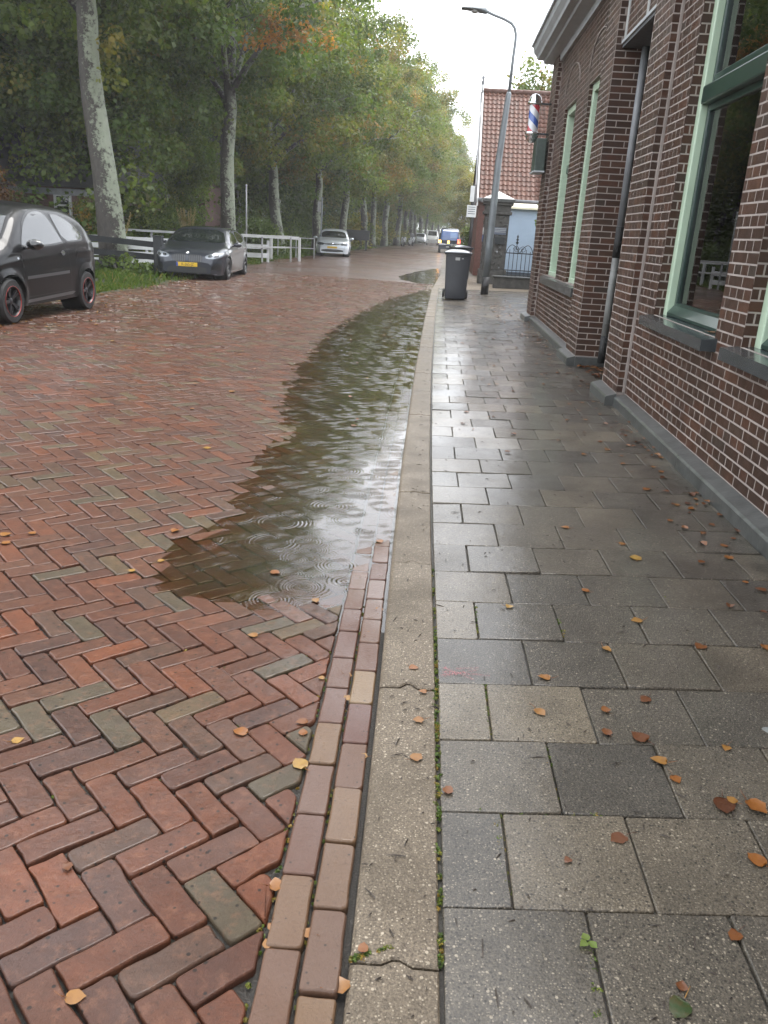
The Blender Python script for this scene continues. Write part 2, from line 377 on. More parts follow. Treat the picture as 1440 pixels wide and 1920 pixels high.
def setup_mats():
    M = MAT
    M['brick'] = mat_road_brick(); M['gutter'] = mat_gutter_brick(); M['tile'] = mat_tile(); M['kerb'] = mat_kerb(); M['soil'] = mat_soil()
    M['far_road'] = mat_far_road(); M['water'] = mat_water(); M['wbrick'] = mat_wall_brick(); M['mortar'] = mat_mortar(); M['bark'] = mat_bark()
    M['grass'] = mat_grass(); M['fallen'] = mat_fallen(); M['ground'] = mat_ground()
    M['leaf'] = mat_leaf('lime_leaves', [(0, (.050, .092, .022)), (.45, (.090, .140, .030)), (.72, (.145, .160, .034)), (.9, (.21, .17, .04)), (1, (.26, .15, .035))])
    M['leaf_dark'] = mat_leaf('dark_leaves', [(0, (.040, .078, .022)), (.5, (.075, .120, .028)), (.85, (.120, .150, .036)), (1, (.18, .165, .042))])
    M['leaf_yellow'] = mat_leaf('yellow_leaves', [(0, (.09, .11, .025)), (.6, (.17, .17, .035)), (1, (.26, .20, .045))])
    M['leaf_orange'] = mat_leaf('orange_leaves', [(0, (.22, .10, .025)), (.6, (.36, .15, .03)), (1, (.45, .22, .06))])
    M['leaf_red'] = mat_leaf('copper_leaves', [(0, (.045, .022, .014)), (.6, (.09, .04, .02)), (1, (.14, .07, .03))])
    M['leaf_bright'] = mat_leaf('bright_leaves', [(0, (.05, .09, .02)), (.6, (.09, .14, .03)), (1, (.14, .18, .05))])
    M['plume'] = mat_leaf('grass_plumes', [(0, (.22, .17, .10)), (1, (.40, .33, .20))])
    M['stone'] = simple('bluestone', (.066, .069, .066), .32, noise=.35, nscale=9, bump=.004, coat=.2)
    M['sill'] = simple('slate_grey_sill', (.040, .048, .052), .22, noise=.25, nscale=7, coat=.3)
    M['green'] = simple('pale_green_paint', (.47, .60, .45), .35, noise=.06, nscale=5, coat=.1)
    M['dgreen'] = simple('dark_green_paint', (.012, .036, .028), .32, coat=.15)
    M['fascia'] = simple('grey_fascia_paint', (.46, .49, .51), .45, noise=.10, nscale=3)
    M['zinc'] = simple('grey_pipe', (.20, .21, .22), .5, noise=.2, nscale=6)
    M['pvc'] = simple('pale_pipe', (.19, .195, .185), .55, noise=.25, nscale=7)
    M['black'] = simple('black_paint', (.012, .013, .014), .35, noise=.2)
    M['blackwood'] = simple('tarred_wood', (.010, .013, .015), .45, noise=.4, nscale=8, bump=.004)
    M['white'] = simple('white_paint', (.72, .73, .72), .45, noise=.10, nscale=4)
    M['greywhite'] = simple('weathered_white', (.42, .43, .42), .5, noise=.2, nscale=4)
    M['iron'] = simple('wrought_iron', (.012, .016, .018), .4)
    M['chrome'] = simple('chrome', (.75, .77, .80), .10, metal=1)
    M['binplastic'] = simple('bin_plastic', (.026, .029, .036), .38, noise=.2, nscale=5, bump=.001, coat=.15)
    M['lidplastic'] = simple('lid_plastic', (.030, .036, .046), .22, noise=.2, nscale=5, coat=.5)
    M['rubber'] = simple('rubber', (.012, .012, .012), .7, noise=.3)
    M['galv'] = simple('lamp_post_grey', (.125, .140, .148), .42, noise=.18, nscale=4, metal=.2)
    M['darkpost'] = simple('post_base_black', (.018, .017, .017), .5, noise=.2)
    M['blue'] = simple('pale_blue_door', (.38, .48, .60), .4, noise=.05, nscale=2)
    M['cream'] = simple('cream_paint', (.78, .74, .56), .45, noise=.06, nscale=4)
    M['roofred'] = None
setup_mats()
def mat_rooftile():
    t = NT('clay_pantile'); oi = t.n('ObjectInfo'); p = t.world(); n = t.noise(p, 8, 5); r, g, b = t.attr()
    k = t.math('FRACT', t.math('ADD', oi.outputs['Random'], r))
    c = t.ramp(k, [(0, (.115, .050, .036)), (.5, (.145, .062, .045)), (.85, (.10, .050, .040)), (1, (.165, .078, .056))])
    c = t.mix(t.ramp(n, [(.4, 0.), (.7, .5)]), c, (.10, .065, .05))
    return t.pbr(c, .5, t.bump(t.noise(p, 60, 4), .4, .003), spec=.25, dim=(.74, .68, .60))
MAT['roofred'] = mat_rooftile()
def mat_glass(name='window_glass', tint=(.75, .80, .78)):
    t = NT(name); fr = t.n('Fresnel', IOR=1.9); gl = t.n('BsdfGlossy', Roughness=.012); tr = t.n('BsdfTransparent'); tr.inputs[0].default_value = (*tint, 1)
    m = t.n('MixShader'); t.l(fr.outputs[0], m.inputs[0]); t.l(tr.outputs[0], m.inputs[1]); t.l(gl.outputs[0], m.inputs[2]); t.l(m.outputs[0], t.out.inputs[0]); return t.m
MAT['glass'] = mat_glass()
MAT['carglass'] = simple('dark_car_glass', (.012, .015, .016), .03, coat=.5, spec=.6)
MAT['interior'] = simple('dark_interior', (.030, .034, .032), .8, noise=.3, nscale=2)
# ------------------------------------------------------------------ ground shapes
PUD = np.array([(-.16, 3.30), (-.20, 3.12), (-.30, 2.93), (-.47, 2.80), (-.70, 2.84), (-.95, 2.93), (-1.15, 3.08), (-1.10, 3.5), (-1.03, 4.0), (-1.0, 4.85), (-1.14, 6.2), (-1.36, 7.6), (-1.43, 8.6), (-1.52, 10.8), (-1.47, 13.7), (-1.15, 18), (-.5, 21.6), (-.1, 23), (-.06, 14), (-.06, 9), (-.08, 5.5), (-.10, 4.2)])
PUD2 = np.array([(-.05, 25.5), (-.6, 25.2), (-1.25, 27.0), (-1.4, 29.0), (-.9, 33.5), (-.35, 37), (.0, 38), (.05, 31)])
def sd_poly(P, poly):
    """signed distance, positive inside"""
    P = np.asarray(P, float); d = np.full(len(P), 1e9); ins = np.zeros(len(P), bool)
    n = len(poly)
    for i in range(n):
        a = poly[i]; b = poly[(i + 1) % n]; e = b - a; w = P - a
        t = np.clip((w @ e) / (e @ e), 0, 1); q = w - t[:, None] * e
        d = np.minimum(d, np.hypot(q[:, 0], q[:, 1]))
        c = ((a[1] <= P[:, 1]) & (P[:, 1] < b[1])) | ((b[1] <= P[:, 1]) & (P[:, 1] < a[1]))
        with np.errstate(divide='ignore', invalid='ignore'):
            xi = a[0] + (P[:, 1] - a[1]) / (b[1] - a[1]) * (b[0] - a[0])
        ins ^= c & (P[:, 0] < xi)
    return np.where(ins, d, -d)
ZW = 0.004
def vnoise(x, y, s=1.0, seed=0):
    return (np.sin(x * 1.7 * s + seed) * np.cos(y * 1.3 * s + 1.3 * seed) + .5 * np.sin(x * 3.9 * s + y * 2.7 * s + 2.1 * seed) + .25 * np.sin(x * 8.1 * s - y * 6.3 * s + seed)) / 1.75
def zroad(P):
    P = np.asarray(P, float)
    s = np.maximum(sd_poly(P, PUD), sd_poly(P, PUD2))
    x = P[:, 0]; y = P[:, 1]
    out = np.clip(-s, 0, None)
    up = .055 * (1 - np.exp(-out / 1.1)) * np.clip(1.2 - np.clip(-x - 3.5, 0, 9) * .12, .4, 1.2)
    down = -.024 * (1 - np.exp(-np.clip(s, 0, None) / .6))
    return ZW + up + down + .0035 * vnoise(x, y, 2.4, 3)
KX = np.array([[-2, .13], [1.0, .105], [2.3, .085], [3.6, .055], [5.1, .03], [8.3, .0], [14, -.01], [22, .02], [30, .22], [45, .3], [70, .5], [100, .9], [140, 2.2], [200, 6.5]])
def xk(y): return np.interp(y, KX[:, 0], KX[:, 1])     # pavement-side edge of the kerb
KW = .178; KZ = .070
def zpav(x, y): return KZ + .02 * np.clip(x - .1, 0, 3)

def edge_left(y): return np.interp(y, [-3, 4, 9, 14.4, 17, 24, 34, 60, 100, 150, 210], [-6.6, -6.6, -6.4, -6.25, -6.1, -6.3, -6.9, -6.3, -4.4, -2.2, 3.])
# terrain: one sheet to the horizon
mb = MB(); mb.add([(-500, -60, -.10), (500, -60, -.10), (500, 1200, -.10), (-500, 1200, -.10)], [(0, 1, 2, 3)])
tag(mb.build('ground', MAT['ground']), 'dark garden soil and grass stretching behind the trees', 'ground', kind='structure')

# road: bed sheet (grid) under the bricks, then textured brickwork where bricks are a pixel or two
def strip(name, ys, xl, xr, nx, zf, mat):
    co = []; 
    for y in ys:
        a, b = xl(y), xr(y)
        for i in range(nx + 1): co.append((a + (b - a) * i / nx, y))
    co = np.array(co); z = zf(co)
    q = np.array([(j * (nx + 1) + i, j * (nx + 1) + i + 1, (j + 1) * (nx + 1) + i + 1, (j + 1) * (nx + 1) + i) for j in range(len(ys) - 1) for i in range(nx)])
    return np_mesh(name, np.c_[co, z], q, np.full((len(co), 4), .5), mat, True)
YB = 25.0
rb = strip('road', np.r_[np.arange(-2.5, YB + .01, .1)], lambda y: edge_left(y) - .1, lambda y: xk(y) - KW + .01, 60, lambda P: zroad(P) - .016, MAT['soil'])
road = tag(link('road', rb), 'wet red brick road laid in herringbone along the kerb', 'road', kind='structure')
rf = strip('far_road', np.r_[np.arange(YB - .02, 60, .5), np.arange(60, 215, 3)], lambda y: edge_left(y) - .1, lambda y: xk(y) - KW + .01, 40, lambda P: zroad(P), MAT['far_road'])
tag(link('far_road', rf, road), kind='structure')

def clip_poly(poly, nx, ny, d):
    """keep the side nx*x+ny*y<=d"""
    out = []
    for i in range(len(poly)):
        a, b = poly[i], poly[(i + 1) % len(poly)]
        da = nx * a[0] + ny * a[1] - d; db = nx * b[0] + ny * b[1] - d
        if da <= 0: out.append(a)
        if (da < 0) != (db < 0) and da != db:
            t = da / (da - db); out.append((a[0] + (b[0] - a[0]) * t, a[1] + (b[1] - a[1]) * t))
    return out
def poly_area(p): return .5 * sum(p[i][0] * p[(i + 1) % len(p)][1] - p[(i + 1) % len(p)][0] * p[i][1] for i in range(len(p)))
def inset(poly, d):
    n = len(poly); out = []
    for i in range(n):
        p, a, b = Vector(poly[i]), Vector(poly[i - 1]), Vector(poly[(i + 1) % n])
        e1 = (p - a); e2 = (b - p)
        if e1.length < 1e-6 or e2.length < 1e-6: out.append(tuple(p)); continue
        e1.normalize(); e2.normalize()
        n1 = Vector((-e1.y, e1.x)); n2 = Vector((-e2.y, e2.x)); m = n1 + n2
        k = m.length_squared
        if k < .05: out.append(tuple(p + n1 * d)); continue
        out.append(tuple(p + m * (2 * d / k)))
    return out
def rounded(poly, r, rnd):
    n = len(poly); out = []
    for i in range(n):
        p, a, b = Vector(poly[i]), Vector(poly[i - 1]), Vector(poly[(i + 1) % n])
        la, lb = (a - p).length, (b - p).length
        rr = min(r * rnd.uniform(.45, 1.5), la * .35, lb * .35)
        u = (a - p).normalized() * rr; w = (b - p).normalized() * rr
        out += [tuple(p + u), tuple(p + (u + w) * .28), tuple(p + w)]
    return out
def tidy(p, d=.012):
    q = []
    for v in p:
        if not q or math.hypot(v[0] - q[-1][0], v[1] - q[-1][1]) > d: q.append(v)
    while len(q) > 2 and math.hypot(q[0][0] - q[-1][0], q[0][1] - q[-1][1]) < d: q.pop()
    return q
def stone_geo(poly, rnd, joint=.004, bev=.007, depth=.022, fine=True, tilt=.002, wob=.0014, rr=.014, ns=2):
    """pillow-edged paving piece from a convex outline; returns (verts rel z to the surface, faces)"""
    if poly_area(poly) < 0: poly = poly[::-1]
    poly = tidy(poly)
    if len(poly) < 3 or poly_area(poly) < .0016: return None
    if poly_area(poly) < .006: bev = min(bev, .004); rr = min(rr, .006); wob = 0
    p = inset(poly, joint)
    if poly_area(p) < 8e-4: return None
    if fine:
        q = []
        for i in range(len(p)):                       # worn, uneven edges
            a, b = Vector(p[i]), Vector(p[(i + 1) % len(p)]); q.append(tuple(a))
            L = (b - a).length; k = ns if L > .12 else (1 if L > .05 else 0)
            nrm = Vector((-(b - a).y, (b - a).x)).normalized()
            for j in range(k): q.append(tuple(a.lerp(b, (j + 1) / (k + 1)) + nrm * rnd.uniform(-wob, wob * 1.6)))
        p0 = q
        cs = set(tuple(x) for x in p)
        out = []
        n = len(p0)
        for i, v in enumerate(p0):
            if v in cs: 
                P, A, B = Vector(v), Vector(p0[i - 1]), Vector(p0[(i + 1) % n])
                r_ = min(rr * rnd.uniform(.35, 1.4), (A - P).length * .4, (B - P).length * .4)
                u = (A - P).normalized() * r_; w = (B - P).normalized() * r_
                out += [tuple(P + u), tuple(P + (u + w) * .28), tuple(P + w)]
            else: out.append(v)
        p = out
    n = len(p); rings = [(inset(p, bev * 1.0), 0.), (inset(p, bev * .35), -bev * .38), (p, -bev * 1.1), (p, -depth)] if fine else [(inset(p, bev * .8), 0.), (p, -bev * .9), (p, -depth)]
    cx = sum(a for a, b in p) / n; cy = sum(b for a, b in p) / n
    tx, ty, dz = rnd.gauss(0, tilt) * 5, rnd.gauss(0, tilt) * 5, rnd.gauss(0, tilt * .6)
    vs = []
    for rg, z in rings:
        for (x, y) in rg: vs.append((x, y, z + dz + (x - cx) * tx + (y - cy) * ty))
    fs = [tuple(range(n))]
    for k in range(len(rings) - 1):
        for i in range(n): fs.append((k * n + i, (k + 1) * n + i, (k + 1) * n + (i + 1) % n, k * n + (i + 1) % n))
    return vs, fs, n
def lay(pieces, parent, part, mat, zf, n_part=300, near=9.0):
    """pieces: list of (outline, tint, kwargs). The n_part that show largest become parts, the rest one joined part"""
    cen = [(sum(a for a, b in p) / len(p), sum(b for a, b in p) / len(p)) for p, _, _ in pieces]
    order = sorted(range(len(pieces)), key=lambda i: (not in_frame(cen[i][0], cen[i][1], .03, 1.02), math.hypot(*cen[i]) / max(abs(poly_area(pieces[i][0])), 1e-3) ** .5))
    single = set(order[:n_part])
    rest = MB(); made = []
    for i, (poly, tint, kw) in enumerate(pieces):
        d = math.hypot(*cen[i])
        fine = i in single or d < near
        g = stone_geo(poly, random, fine=fine, **kw)
        if g is None: continue
        made.append((i, g, fine))
    allv = np.array([v for _, g, _ in made for v in g[0]])
    cc = np.array([cen[i] for i, _, _ in made]); e = .03
    z0 = zf(cc); gx_ = (zf(cc + [e, 0]) - zf(cc - [e, 0])) / (2 * e); gy_ = (zf(cc + [0, e]) - zf(cc - [0, e])) / (2 * e)
    idx = np.repeat(np.arange(len(made)), [len(g[0]) for _, g, _ in made])
    allv[:, 2] += z0[idx] + gx_[idx] * (allv[:, 0] - cc[idx, 0]) + gy_[idx] * (allv[:, 1] - cc[idx, 1])
    k = 0
    for i, g, fine in made:
        n = len(g[0]); co = allv[k:k + n]; k += n; tint = pieces[i][1]; nt = g[2]
        dst = MB() if i in single else rest
        b = len(dst.v); dst.v.extend(map(tuple, co)); dst.c.extend([tint] * n)
        for j, f in enumerate(g[1]):
            dst.f.append(tuple(x + b for x in f)); dst.m.append(0); dst.sm.append(fine and j > 0)
        if i in single: dst.build(part, mat, parent)
    if rest.v: tag(rest.build(part, mat, parent), kind='stuff')

# herringbone, brick 210 x 83 mm, at 45 degrees to the kerb
def herring():
    L, Wd = .2105, .0828; out = []; s = 1 / sqrt(2)
    ex, ey = (s, s), (s, -s)
    ox, oy = -.878, 1.428
    def T(a, b): return (ox + a * ex[0] + b * ey[0], oy + a * ex[1] + b * ey[1])
    # e2 mirrored so that the lattice (W,W) runs along the road's width
    for m in range(-8, 92):
        for k in range(-150, 150):
            for kind in (0, 1):
                if kind == 0: a0, b0, a1, b1 = k * Wd, k * Wd, k * Wd + L, (k + 1) * Wd
                else: a0, b0, a1, b1 = k * Wd + L, (k + 1) * Wd - L, (k + 1) * Wd + L, (k + 1) * Wd
                a0 += m * L; a1 += m * L; b0 -= m * L; b1 -= m * L
                c = T((a0 + a1) / 2, (b0 + b1) / 2)
                if c[1] < .35 or c[1] > YB + .1 or c[0] > -.1 or c[0] < edge_left(c[1]) - .05: continue
                w = 1.1 + c[1] * .47
                if c[0] < -w - 1.2: continue
                out.append([T(a0, b0), T(a1, b0), T(a1, b1), T(a0, b1)])
    return out
hb = []
def gx(y): return xk(y) - KW - .012 - .162          # road-side edge of the two gutter courses
for p in herring():
    if poly_area(p) < 0: p = p[::-1]
    y0 = sum(q[1] for q in p) / 4; x0 = sum(q[0] for q in p) / 4
    if max(q[0] for q in p) > gx(y0) - .02:
        p = clip_poly(p, 1, 0, gx(y0) - .006)
        if len(p) < 3 or abs(poly_area(p)) < .0011: continue
    r = random.random()
    if y0 < 4: r = random.choice([.0, .05, .1, .16, .22, .3, .34, .38, .45, .5, .6, .64, .66, .7, .76, .80, .90]) if random.random() < .93 else 1.
    wetb = math.exp(-max(0., -float(sd_poly([(x0, y0)], PUD)[0])) / .22) if y0 < 24 else 0
    hb.append((p, (r, random.random(), wetb, 1), dict(joint=random.uniform(.0010, .0030), bev=random.uniform(.003, .0068), tilt=.0026, rr=random.uniform(.007, .022), wob=random.uniform(.001, .0034), ns=random.choice([2, 3, 4]))))
lay(hb, road, 'brick', MAT['brick'], zroad, 300, 8.0)
# two straight gutter courses beside the kerb
gb = []
for c in (0, 1):
    y = .3 + c * .1
    while y < YB:
        L = .204 + random.uniform(-.004, .004); x1 = xk(y) - KW - .012 - c * .082; x0 = x1 - .081
        x1b = xk(y + L) - KW - .012 - c * .082
        gb.append(([(x0, y), (x1, y), (x1b, y + L), (x1b - .081, y + L)], (random.random(), random.random(), 0, 1), dict(joint=.0026, bev=.005, tilt=.002, rr=.011)))
        y += L
lay(gb, road, 'gutter_brick', MAT['gutter'], lambda P: zroad(P) + .009 * np.clip((3.75 - P[:, 1]) / .9, 0, 1), 120, 8.0)

# puddles: a water sheet at one level; the bricks rise out of it at its edge
def water(name, poly, step, label, lo, hi):
    xs = np.arange(lo[0], hi[0], step); ys = np.arange(lo[1], hi[1], step * 1.5)
    X, Y = np.meshgrid(xs, ys); P = np.c_[X.ravel(), Y.ravel()]
    X2 = np.minimum(P[:, 0], xk(P[:, 1]) - KW + .004); P[:, 0] = X2
    s = sd_poly(P, poly); ok = (s > -.34).reshape(X.shape)
    nx = X.shape[1]
    q = [(j * nx + i, j * nx + i + 1, (j + 1) * nx + i + 1, (j + 1) * nx + i) for j in range(X.shape[0] - 1) for i in range(nx - 1) if ok[j, i] and ok[j, i + 1] and ok[j + 1, i] and ok[j + 1, i + 1]]
    dep = np.clip((ZW - zroad(P)) / .024, 0, 1)
    ti = np.c_[dep, dep, dep, np.ones(len(P))]
    me = np_mesh(name, np.c_[P, np.full(len(P), ZW)], np.array(q), ti, MAT['water'], True)
    tag(link(name, me), label, 'puddle', kind='structure')
water('puddle_water', PUD, .05, 'long rain puddle with raindrop rings lying along the kerb', (-2.0, 2.4), (.1, 23.6))
water('puddle_water', PUD2, .1, 'smaller far puddle across the road before the wheelie bin', (-1.9, 24.8), (.5, 38.6))

# kerb of one-metre stones with a tongue at each end
kerb = MB(); kerb.add([(xk(y) - (KW - .01) * (1 - i), y, .004) for y in (0, 2, 4, 8, 14, 22, 30, 45, 70, 100, 140, 200) for i in (0, 1)], [(2 * j, 2 * j + 1, 2 * j + 3, 2 * j + 2) for j in range(11)])
kerb_o = tag(kerb.build('kerb', MAT['soil']), 'straight kerb of long pebbly concrete stones between road and pavement', 'kerb', kind='structure')
def kerb_stone(y0, y1, fine):
    def bumpy(y, sgn):
        r = .030 * (.35 + .65 * abs(sin(y * 7.3 + .5))); ks = [(0, 0), (.36, 0), (.42, .45), (.48, .9), (.56, .95), (.63, .5), (.70, 0), (1, 0)]
        return [(u, y + sgn * v * r) for u, v in ks]
    if fine: lo = bumpy(y0, 1); hi = bumpy(y1 - .006, 1)[::-1]
    else: lo = [(0, y0), (1, y0)]; hi = [(1, y1 - .006), (0, y1 - .006)]
    jl = [(0, y0 + (y1 - y0) * k) for k in (.75, .5, .25)]; jr = [(1, y0 + (y1 - y0) * k) for k in (.25, .5, .75)]
    ol = lo + jr + hi + jl
    bm = bmesh.new()
    dz = random.gauss(0, .0015)
    top = [bm.verts.new((xk(y) - KW * (1 - u), y, KZ + dz - (.002 if u == 0 else 0))) for u, y in ol]
    f = bm.faces.new(top)
    r = bmesh.ops.extrude_face_region(bm, geom=[f]); vs = [v for v in r['geom'] if isinstance(v, bmesh.types.BMVert)]
    # the extruded copy becomes the top, push the original down
    for v in top: v.co.z -= .12
    bmesh.ops.recalc_face_normals(bm, faces=bm.faces[:])
    ed = [e for e in bm.edges if all(v.co.z > KZ - .02 for v in e.verts)]
    street = [e for e in ed if all(abs(v.co.x - (xk(v.co.y) - KW)) < .004 for v in e.verts)]
    bmesh.ops.bevel(bm, geom=street, offset=.016, segments=3, affect='EDGES', profile=.5)
    ed = [e for e in bm.edges if e.is_valid and all(v.co.z > KZ - .006 for v in e.verts) and len(e.link_faces) == 2 and e.calc_face_angle(0) > .8]
    bmesh.ops.bevel(bm, geom=ed, offset=.004, segments=1, affect='EDGES')
    me = bpy.data.meshes.new('kerb_stone'); bm.to_mesh(me); bm.free()
    me.materials.append(MAT['kerb']); a = me.attributes.new('tint', 'FLOAT_COLOR', 'POINT')
    a.data.foreach_set('color', np.tile([random.random(), .5, .5, 1], len(me.vertices)).astype(np.float32))
    return me
y = .18
while y < 120:
    link('kerb_stone', kerb_stone(y, y + 1.02, y < 12), kerb_o); y += 1.02

# pavement of 30 cm tiles in half bond, rows a little skewed to the kerb
pb = strip('pavement', np.r_[np.arange(-2.5, 30, .5), np.arange(30, 200, 5)], lambda y: xk(y) - .004, lambda y: xk(y) + 4.2, 6, lambda P: np.where(P[:, 1] < 22.5, -.011, 0.) + zpav(P[:, 0] - xk(P[:, 1]) + .1, P[:, 1]), MAT['soil'])
pave = tag(link('pavement', pb), 'wet concrete tile pavement between the kerb and the brick building', 'pavement', kind='structure')
pf = strip('far_paving', np.r_[np.arange(22.4, 60, 2.), np.arange(60, 200, 10)], lambda y: xk(y) + .0, lambda y: xk(y) + 4.2, 4, lambda P: zpav(P[:, 0] - xk(P[:, 1]) + .1, P[:, 1]) + .004, MAT['kerb'])
tag(link('far_paving', pf, pave), kind='structure')
KNOWN = {  # shade of the first tiles of the near rows as seen: row -> list
    -1: [.42, .44, .40], 0: [.36, .62, .58, .5], 1: [.50, .30, .52, .6], 2: [.72, .70, .42, .38, .30], 3: [.30, .34, .48, .62, .66],
    4: [.68, .36, .38, .45, .40], 5: [.58, .30, .40, .52, .3], 6: [.44, .40, .48, .44, .42], 7: [.5, .46, .52, .44, .35], 8: [.42, .5, .46, .62, .4]}
pt = []; RP, TP = .3045, .308
for j in range(-4, 70):
    yr = 1.352 + j * RP
    off = 0 if j % 2 else .5
    row = KNOWN.get(j)
    for i in range(-1, 14):
        x0 = .095 + (i + (off if i >= 0 else 0)) * TP
        x1 = x0 + TP
        if i == -1:
            if off == 0: continue
            x0, x1 = .095, .095 + TP * .5
        elif off and i == -1: continue
        def Y(x): return yr + (x - .1) * .068
        def K(x, y): return x + (xk(y) + .008 - .095)          # rows follow the kerb line
        if x0 > 3.6: continue
        pol = [(K(x0, Y(x0)), Y(x0)), (K(x1, Y(x1)), Y(x1)), (K(x1, Y(x1) + RP), Y(x1) + RP), (K(x0, Y(x0) + RP), Y(x0) + RP)]
        cy = sum(q[1] for q in pol) / 4
        xr = 1.62 if not 7.75 < cy < 9.3 else 2.75
        if pol[0][1] < 15 and pol[0][0] > xr: continue
        if cy < .4 or cy > 22.5: continue
        idx = i if off == 0 else i + 1
        v = row[idx] if row and idx < len(row) else min(.95, max(.05, random.gauss(.45, .19)))
        wet = min(1, max(0, (x1 - .55) / 1.2)) * (1 if cy > 2.2 else .4)
        pt.append((pol, (v, 1. if v > .33 or random.random() < .3 else .6, wet, 1), dict(joint=random.uniform(.0012, .0026), bev=.0032, depth=.03, tilt=.0019, wob=.0008, rr=.007)))
lay(pt, pave, 'paving_tile', MAT['tile'], lambda P: zpav(P[:, 0] - xk(P[:, 1]) + .1, P[:, 1]), 300, 10.0)
# ------------------------------------------------------------------ brick building on the pavement
def brick_panel(P, o, u, n, rects, holes, proud=.0007, course=.0645, z0=.21, off=0., rows=None, sp=.2245, stretch=False):
    """Bricks in alternate stretcher and header courses on a vertical face.
    o: origin, u: unit vector along the face, n: outward normal; rects: (u0,u1,v0,v1) to fill, holes: same, left open. Appends (distance, geometry)."""
    o = Vector(o); u = Vector(u); n = Vector(n)
    u0, u1, v0, v1 = rects
    k = 0; z = v0
    while z < v1 - .01:
        zt = min(z + course - .0105, v1)
        kk = int(round((z - z0) / course))
        pit = sp if (kk % 2 == 0 or stretch) else sp / 2
        start = u0 - ((off + (sp / 4 if kk % 2 else 0) + (sp / 4 if stretch and kk % 2 else 0)) % pit)
        a = start
        while a < u1 - .008:
            b0, b1 = max(a, u0), min(a + pit - .0105, u1); a += pit
            segs = [(b0, b1)]
            for h in holes:
                if h[3] <= z + .012 or h[2] >= zt - .012: continue
                s2 = []
                for (p, q) in segs:
                    if q <= h[0] or p >= h[1]: s2.append((p, q)); continue
                    if p < h[0]: s2.append((p, h[0]))
                    if q > h[1]: s2.append((h[1], q))
                segs = s2
            for (p, q) in segs:
                if q - p < .018: continue
                pr = proud + random.uniform(-.0003, .0005); bv = .0006
                j = lambda: random.uniform(-.0009, .0009)
                c = []
                for (uu, vv, d) in ((p, z, 0), (q, z, 0), (q, zt, 0), (p, zt, 0)):
                    c.append(o + u * uu + Vector((0, 0, vv)) + n * -.004)
                for (uu, vv) in ((p, z), (q, z), (q, zt), (p, zt)):
                    c.append(o + u * (uu + j()) + Vector((0, 0, vv + j())) + n * (pr - bv))
                for (uu, vv, su, sv) in ((p, z, 1, 1), (q, z, -1, 1), (q, zt, -1, -1), (p, zt, 1, -1)):
                    c.append(o + u * (uu + su * bv) + Vector((0, 0, vv + sv * bv)) + n * pr)
                fs = [(8, 9, 10, 11)]
                for i in range(4):
                    i2 = (i + 1) % 4; fs += [(i, i2, 4 + i2, 4 + i), (4 + i, 4 + i2, 8 + i2, 8 + i)]
                # orientation
                nn = (c[9] - c[8]).cross(c[11] - c[8])
                if nn.dot(n) < 0: fs = [f[::-1] for f in fs]
                ctr = sum(c[8:], Vector()) / 4
                r = random.random()
                P.append((ctr, (c[9] - c[8]).length * (c[11] - c[8]).length, [tuple(x) for x in c], fs, (r, random.random(), 0, 1)))
        z += course
def put_bricks(P, parent, n_part=300, mat=None):
    order = sorted(range(len(P)), key=lambda i: (not in_frame(*P[i][0], 1.0), (P[i][0] - Vector((0, 0, CAMZ))).length / P[i][1] ** .5))
    single = set(order[:n_part]); rest = MB()
    for i, (c, ar, vs, fs, t) in enumerate(P):
        if i in single: MB().add(vs, fs, tint=t).build('brick', mat, parent)
        else: rest.add(vs, fs, tint=t)
    tag(rest.build('brick', mat, parent), kind='stuff')

XW, XP = 1.70, 1.625            # main face, pilaster face
PT = .215                        # top of the plinth
WT = 4.20                        # top of the brickwork
shop = thing('brick_building', 'dark brown brick building with pale green window frames beside the pavement', 'building', (XW, 7.0, 0))
def S(mb, name, mat, parent=shop, auto=None):
    o = mb.build(name, mat, parent, auto)
    # parents sit at the thing's base: keep world placement
    top = parent
    while top.parent: top = top.parent
    if parent == top: o.matrix_parent_inverse = Matrix.Translation(top.location).inverted()
    return o
# openings on the long face, u = Y, v = Z
ZS, ZH = .935, 3.36
NW = [(3.10, 4.62, ZS, ZH), (5.06, 6.555, ZS, ZH)]
FW = [(10.32, 11.30, .93, 3.30), (12.30, 13.42, .93, 3.30)]
wall = MB()
def wall_slab(rects, x0, x1, m=0):
    for (a, b, c, d) in rects: wall.box((x0, a, c), (x1, b, d), m=m)
TH = .32
# mortar core of the near wing in pieces round the windows
def pieces(u0, u1, v0, v1, holes):
    us = sorted(set([u0, u1] + [h[0] for h in holes] + [h[1] for h in holes])); out = []
    for a, b in zip(us[:-1], us[1:]):
        hs = [h for h in holes if h[0] <= a + 1e-6 and h[1] >= b - 1e-6]
        if not hs: out.append((a, b, v0, v1))
        else:
            h = hs[0]; out += [(a, b, v0, h[2]), (a, b, h[3], v1)]
    return out
wall_slab(pieces(-2.5, 7.10, 0, WT, NW), XW, XW + TH)
wall_slab(pieces(10.10, 14.30, 0, WT, FW), XW, XW + TH)
wall.box((XP, 7.10, 0), (XP + .4, 7.74, WT))                # pilasters
wall.box((XP, 9.40, 0), (XP + .4, 10.10, WT))
wall.box((XP, 14.30, 0), (XP + .4, 14.95, WT))
wall.box((XP + .4, 9.40, 0), (4.5, 9.72, WT))                # return wall of the far wing
wall.box((XP + .4, 7.42, 0), (4.5, 7.74, WT))
wall.box((2.95, 7.74, 0), (3.25, 9.40, WT))                # back of the porch
wall.box((XP + .4, 14.60, 0), (8, 14.95, WT))              # far end wall
wall.box((XW, 7.74, 3.36), (2.95, 9.40, WT))               # over the porch
wall_o = S(wall, 'wall', MAT['mortar'])
BP = []
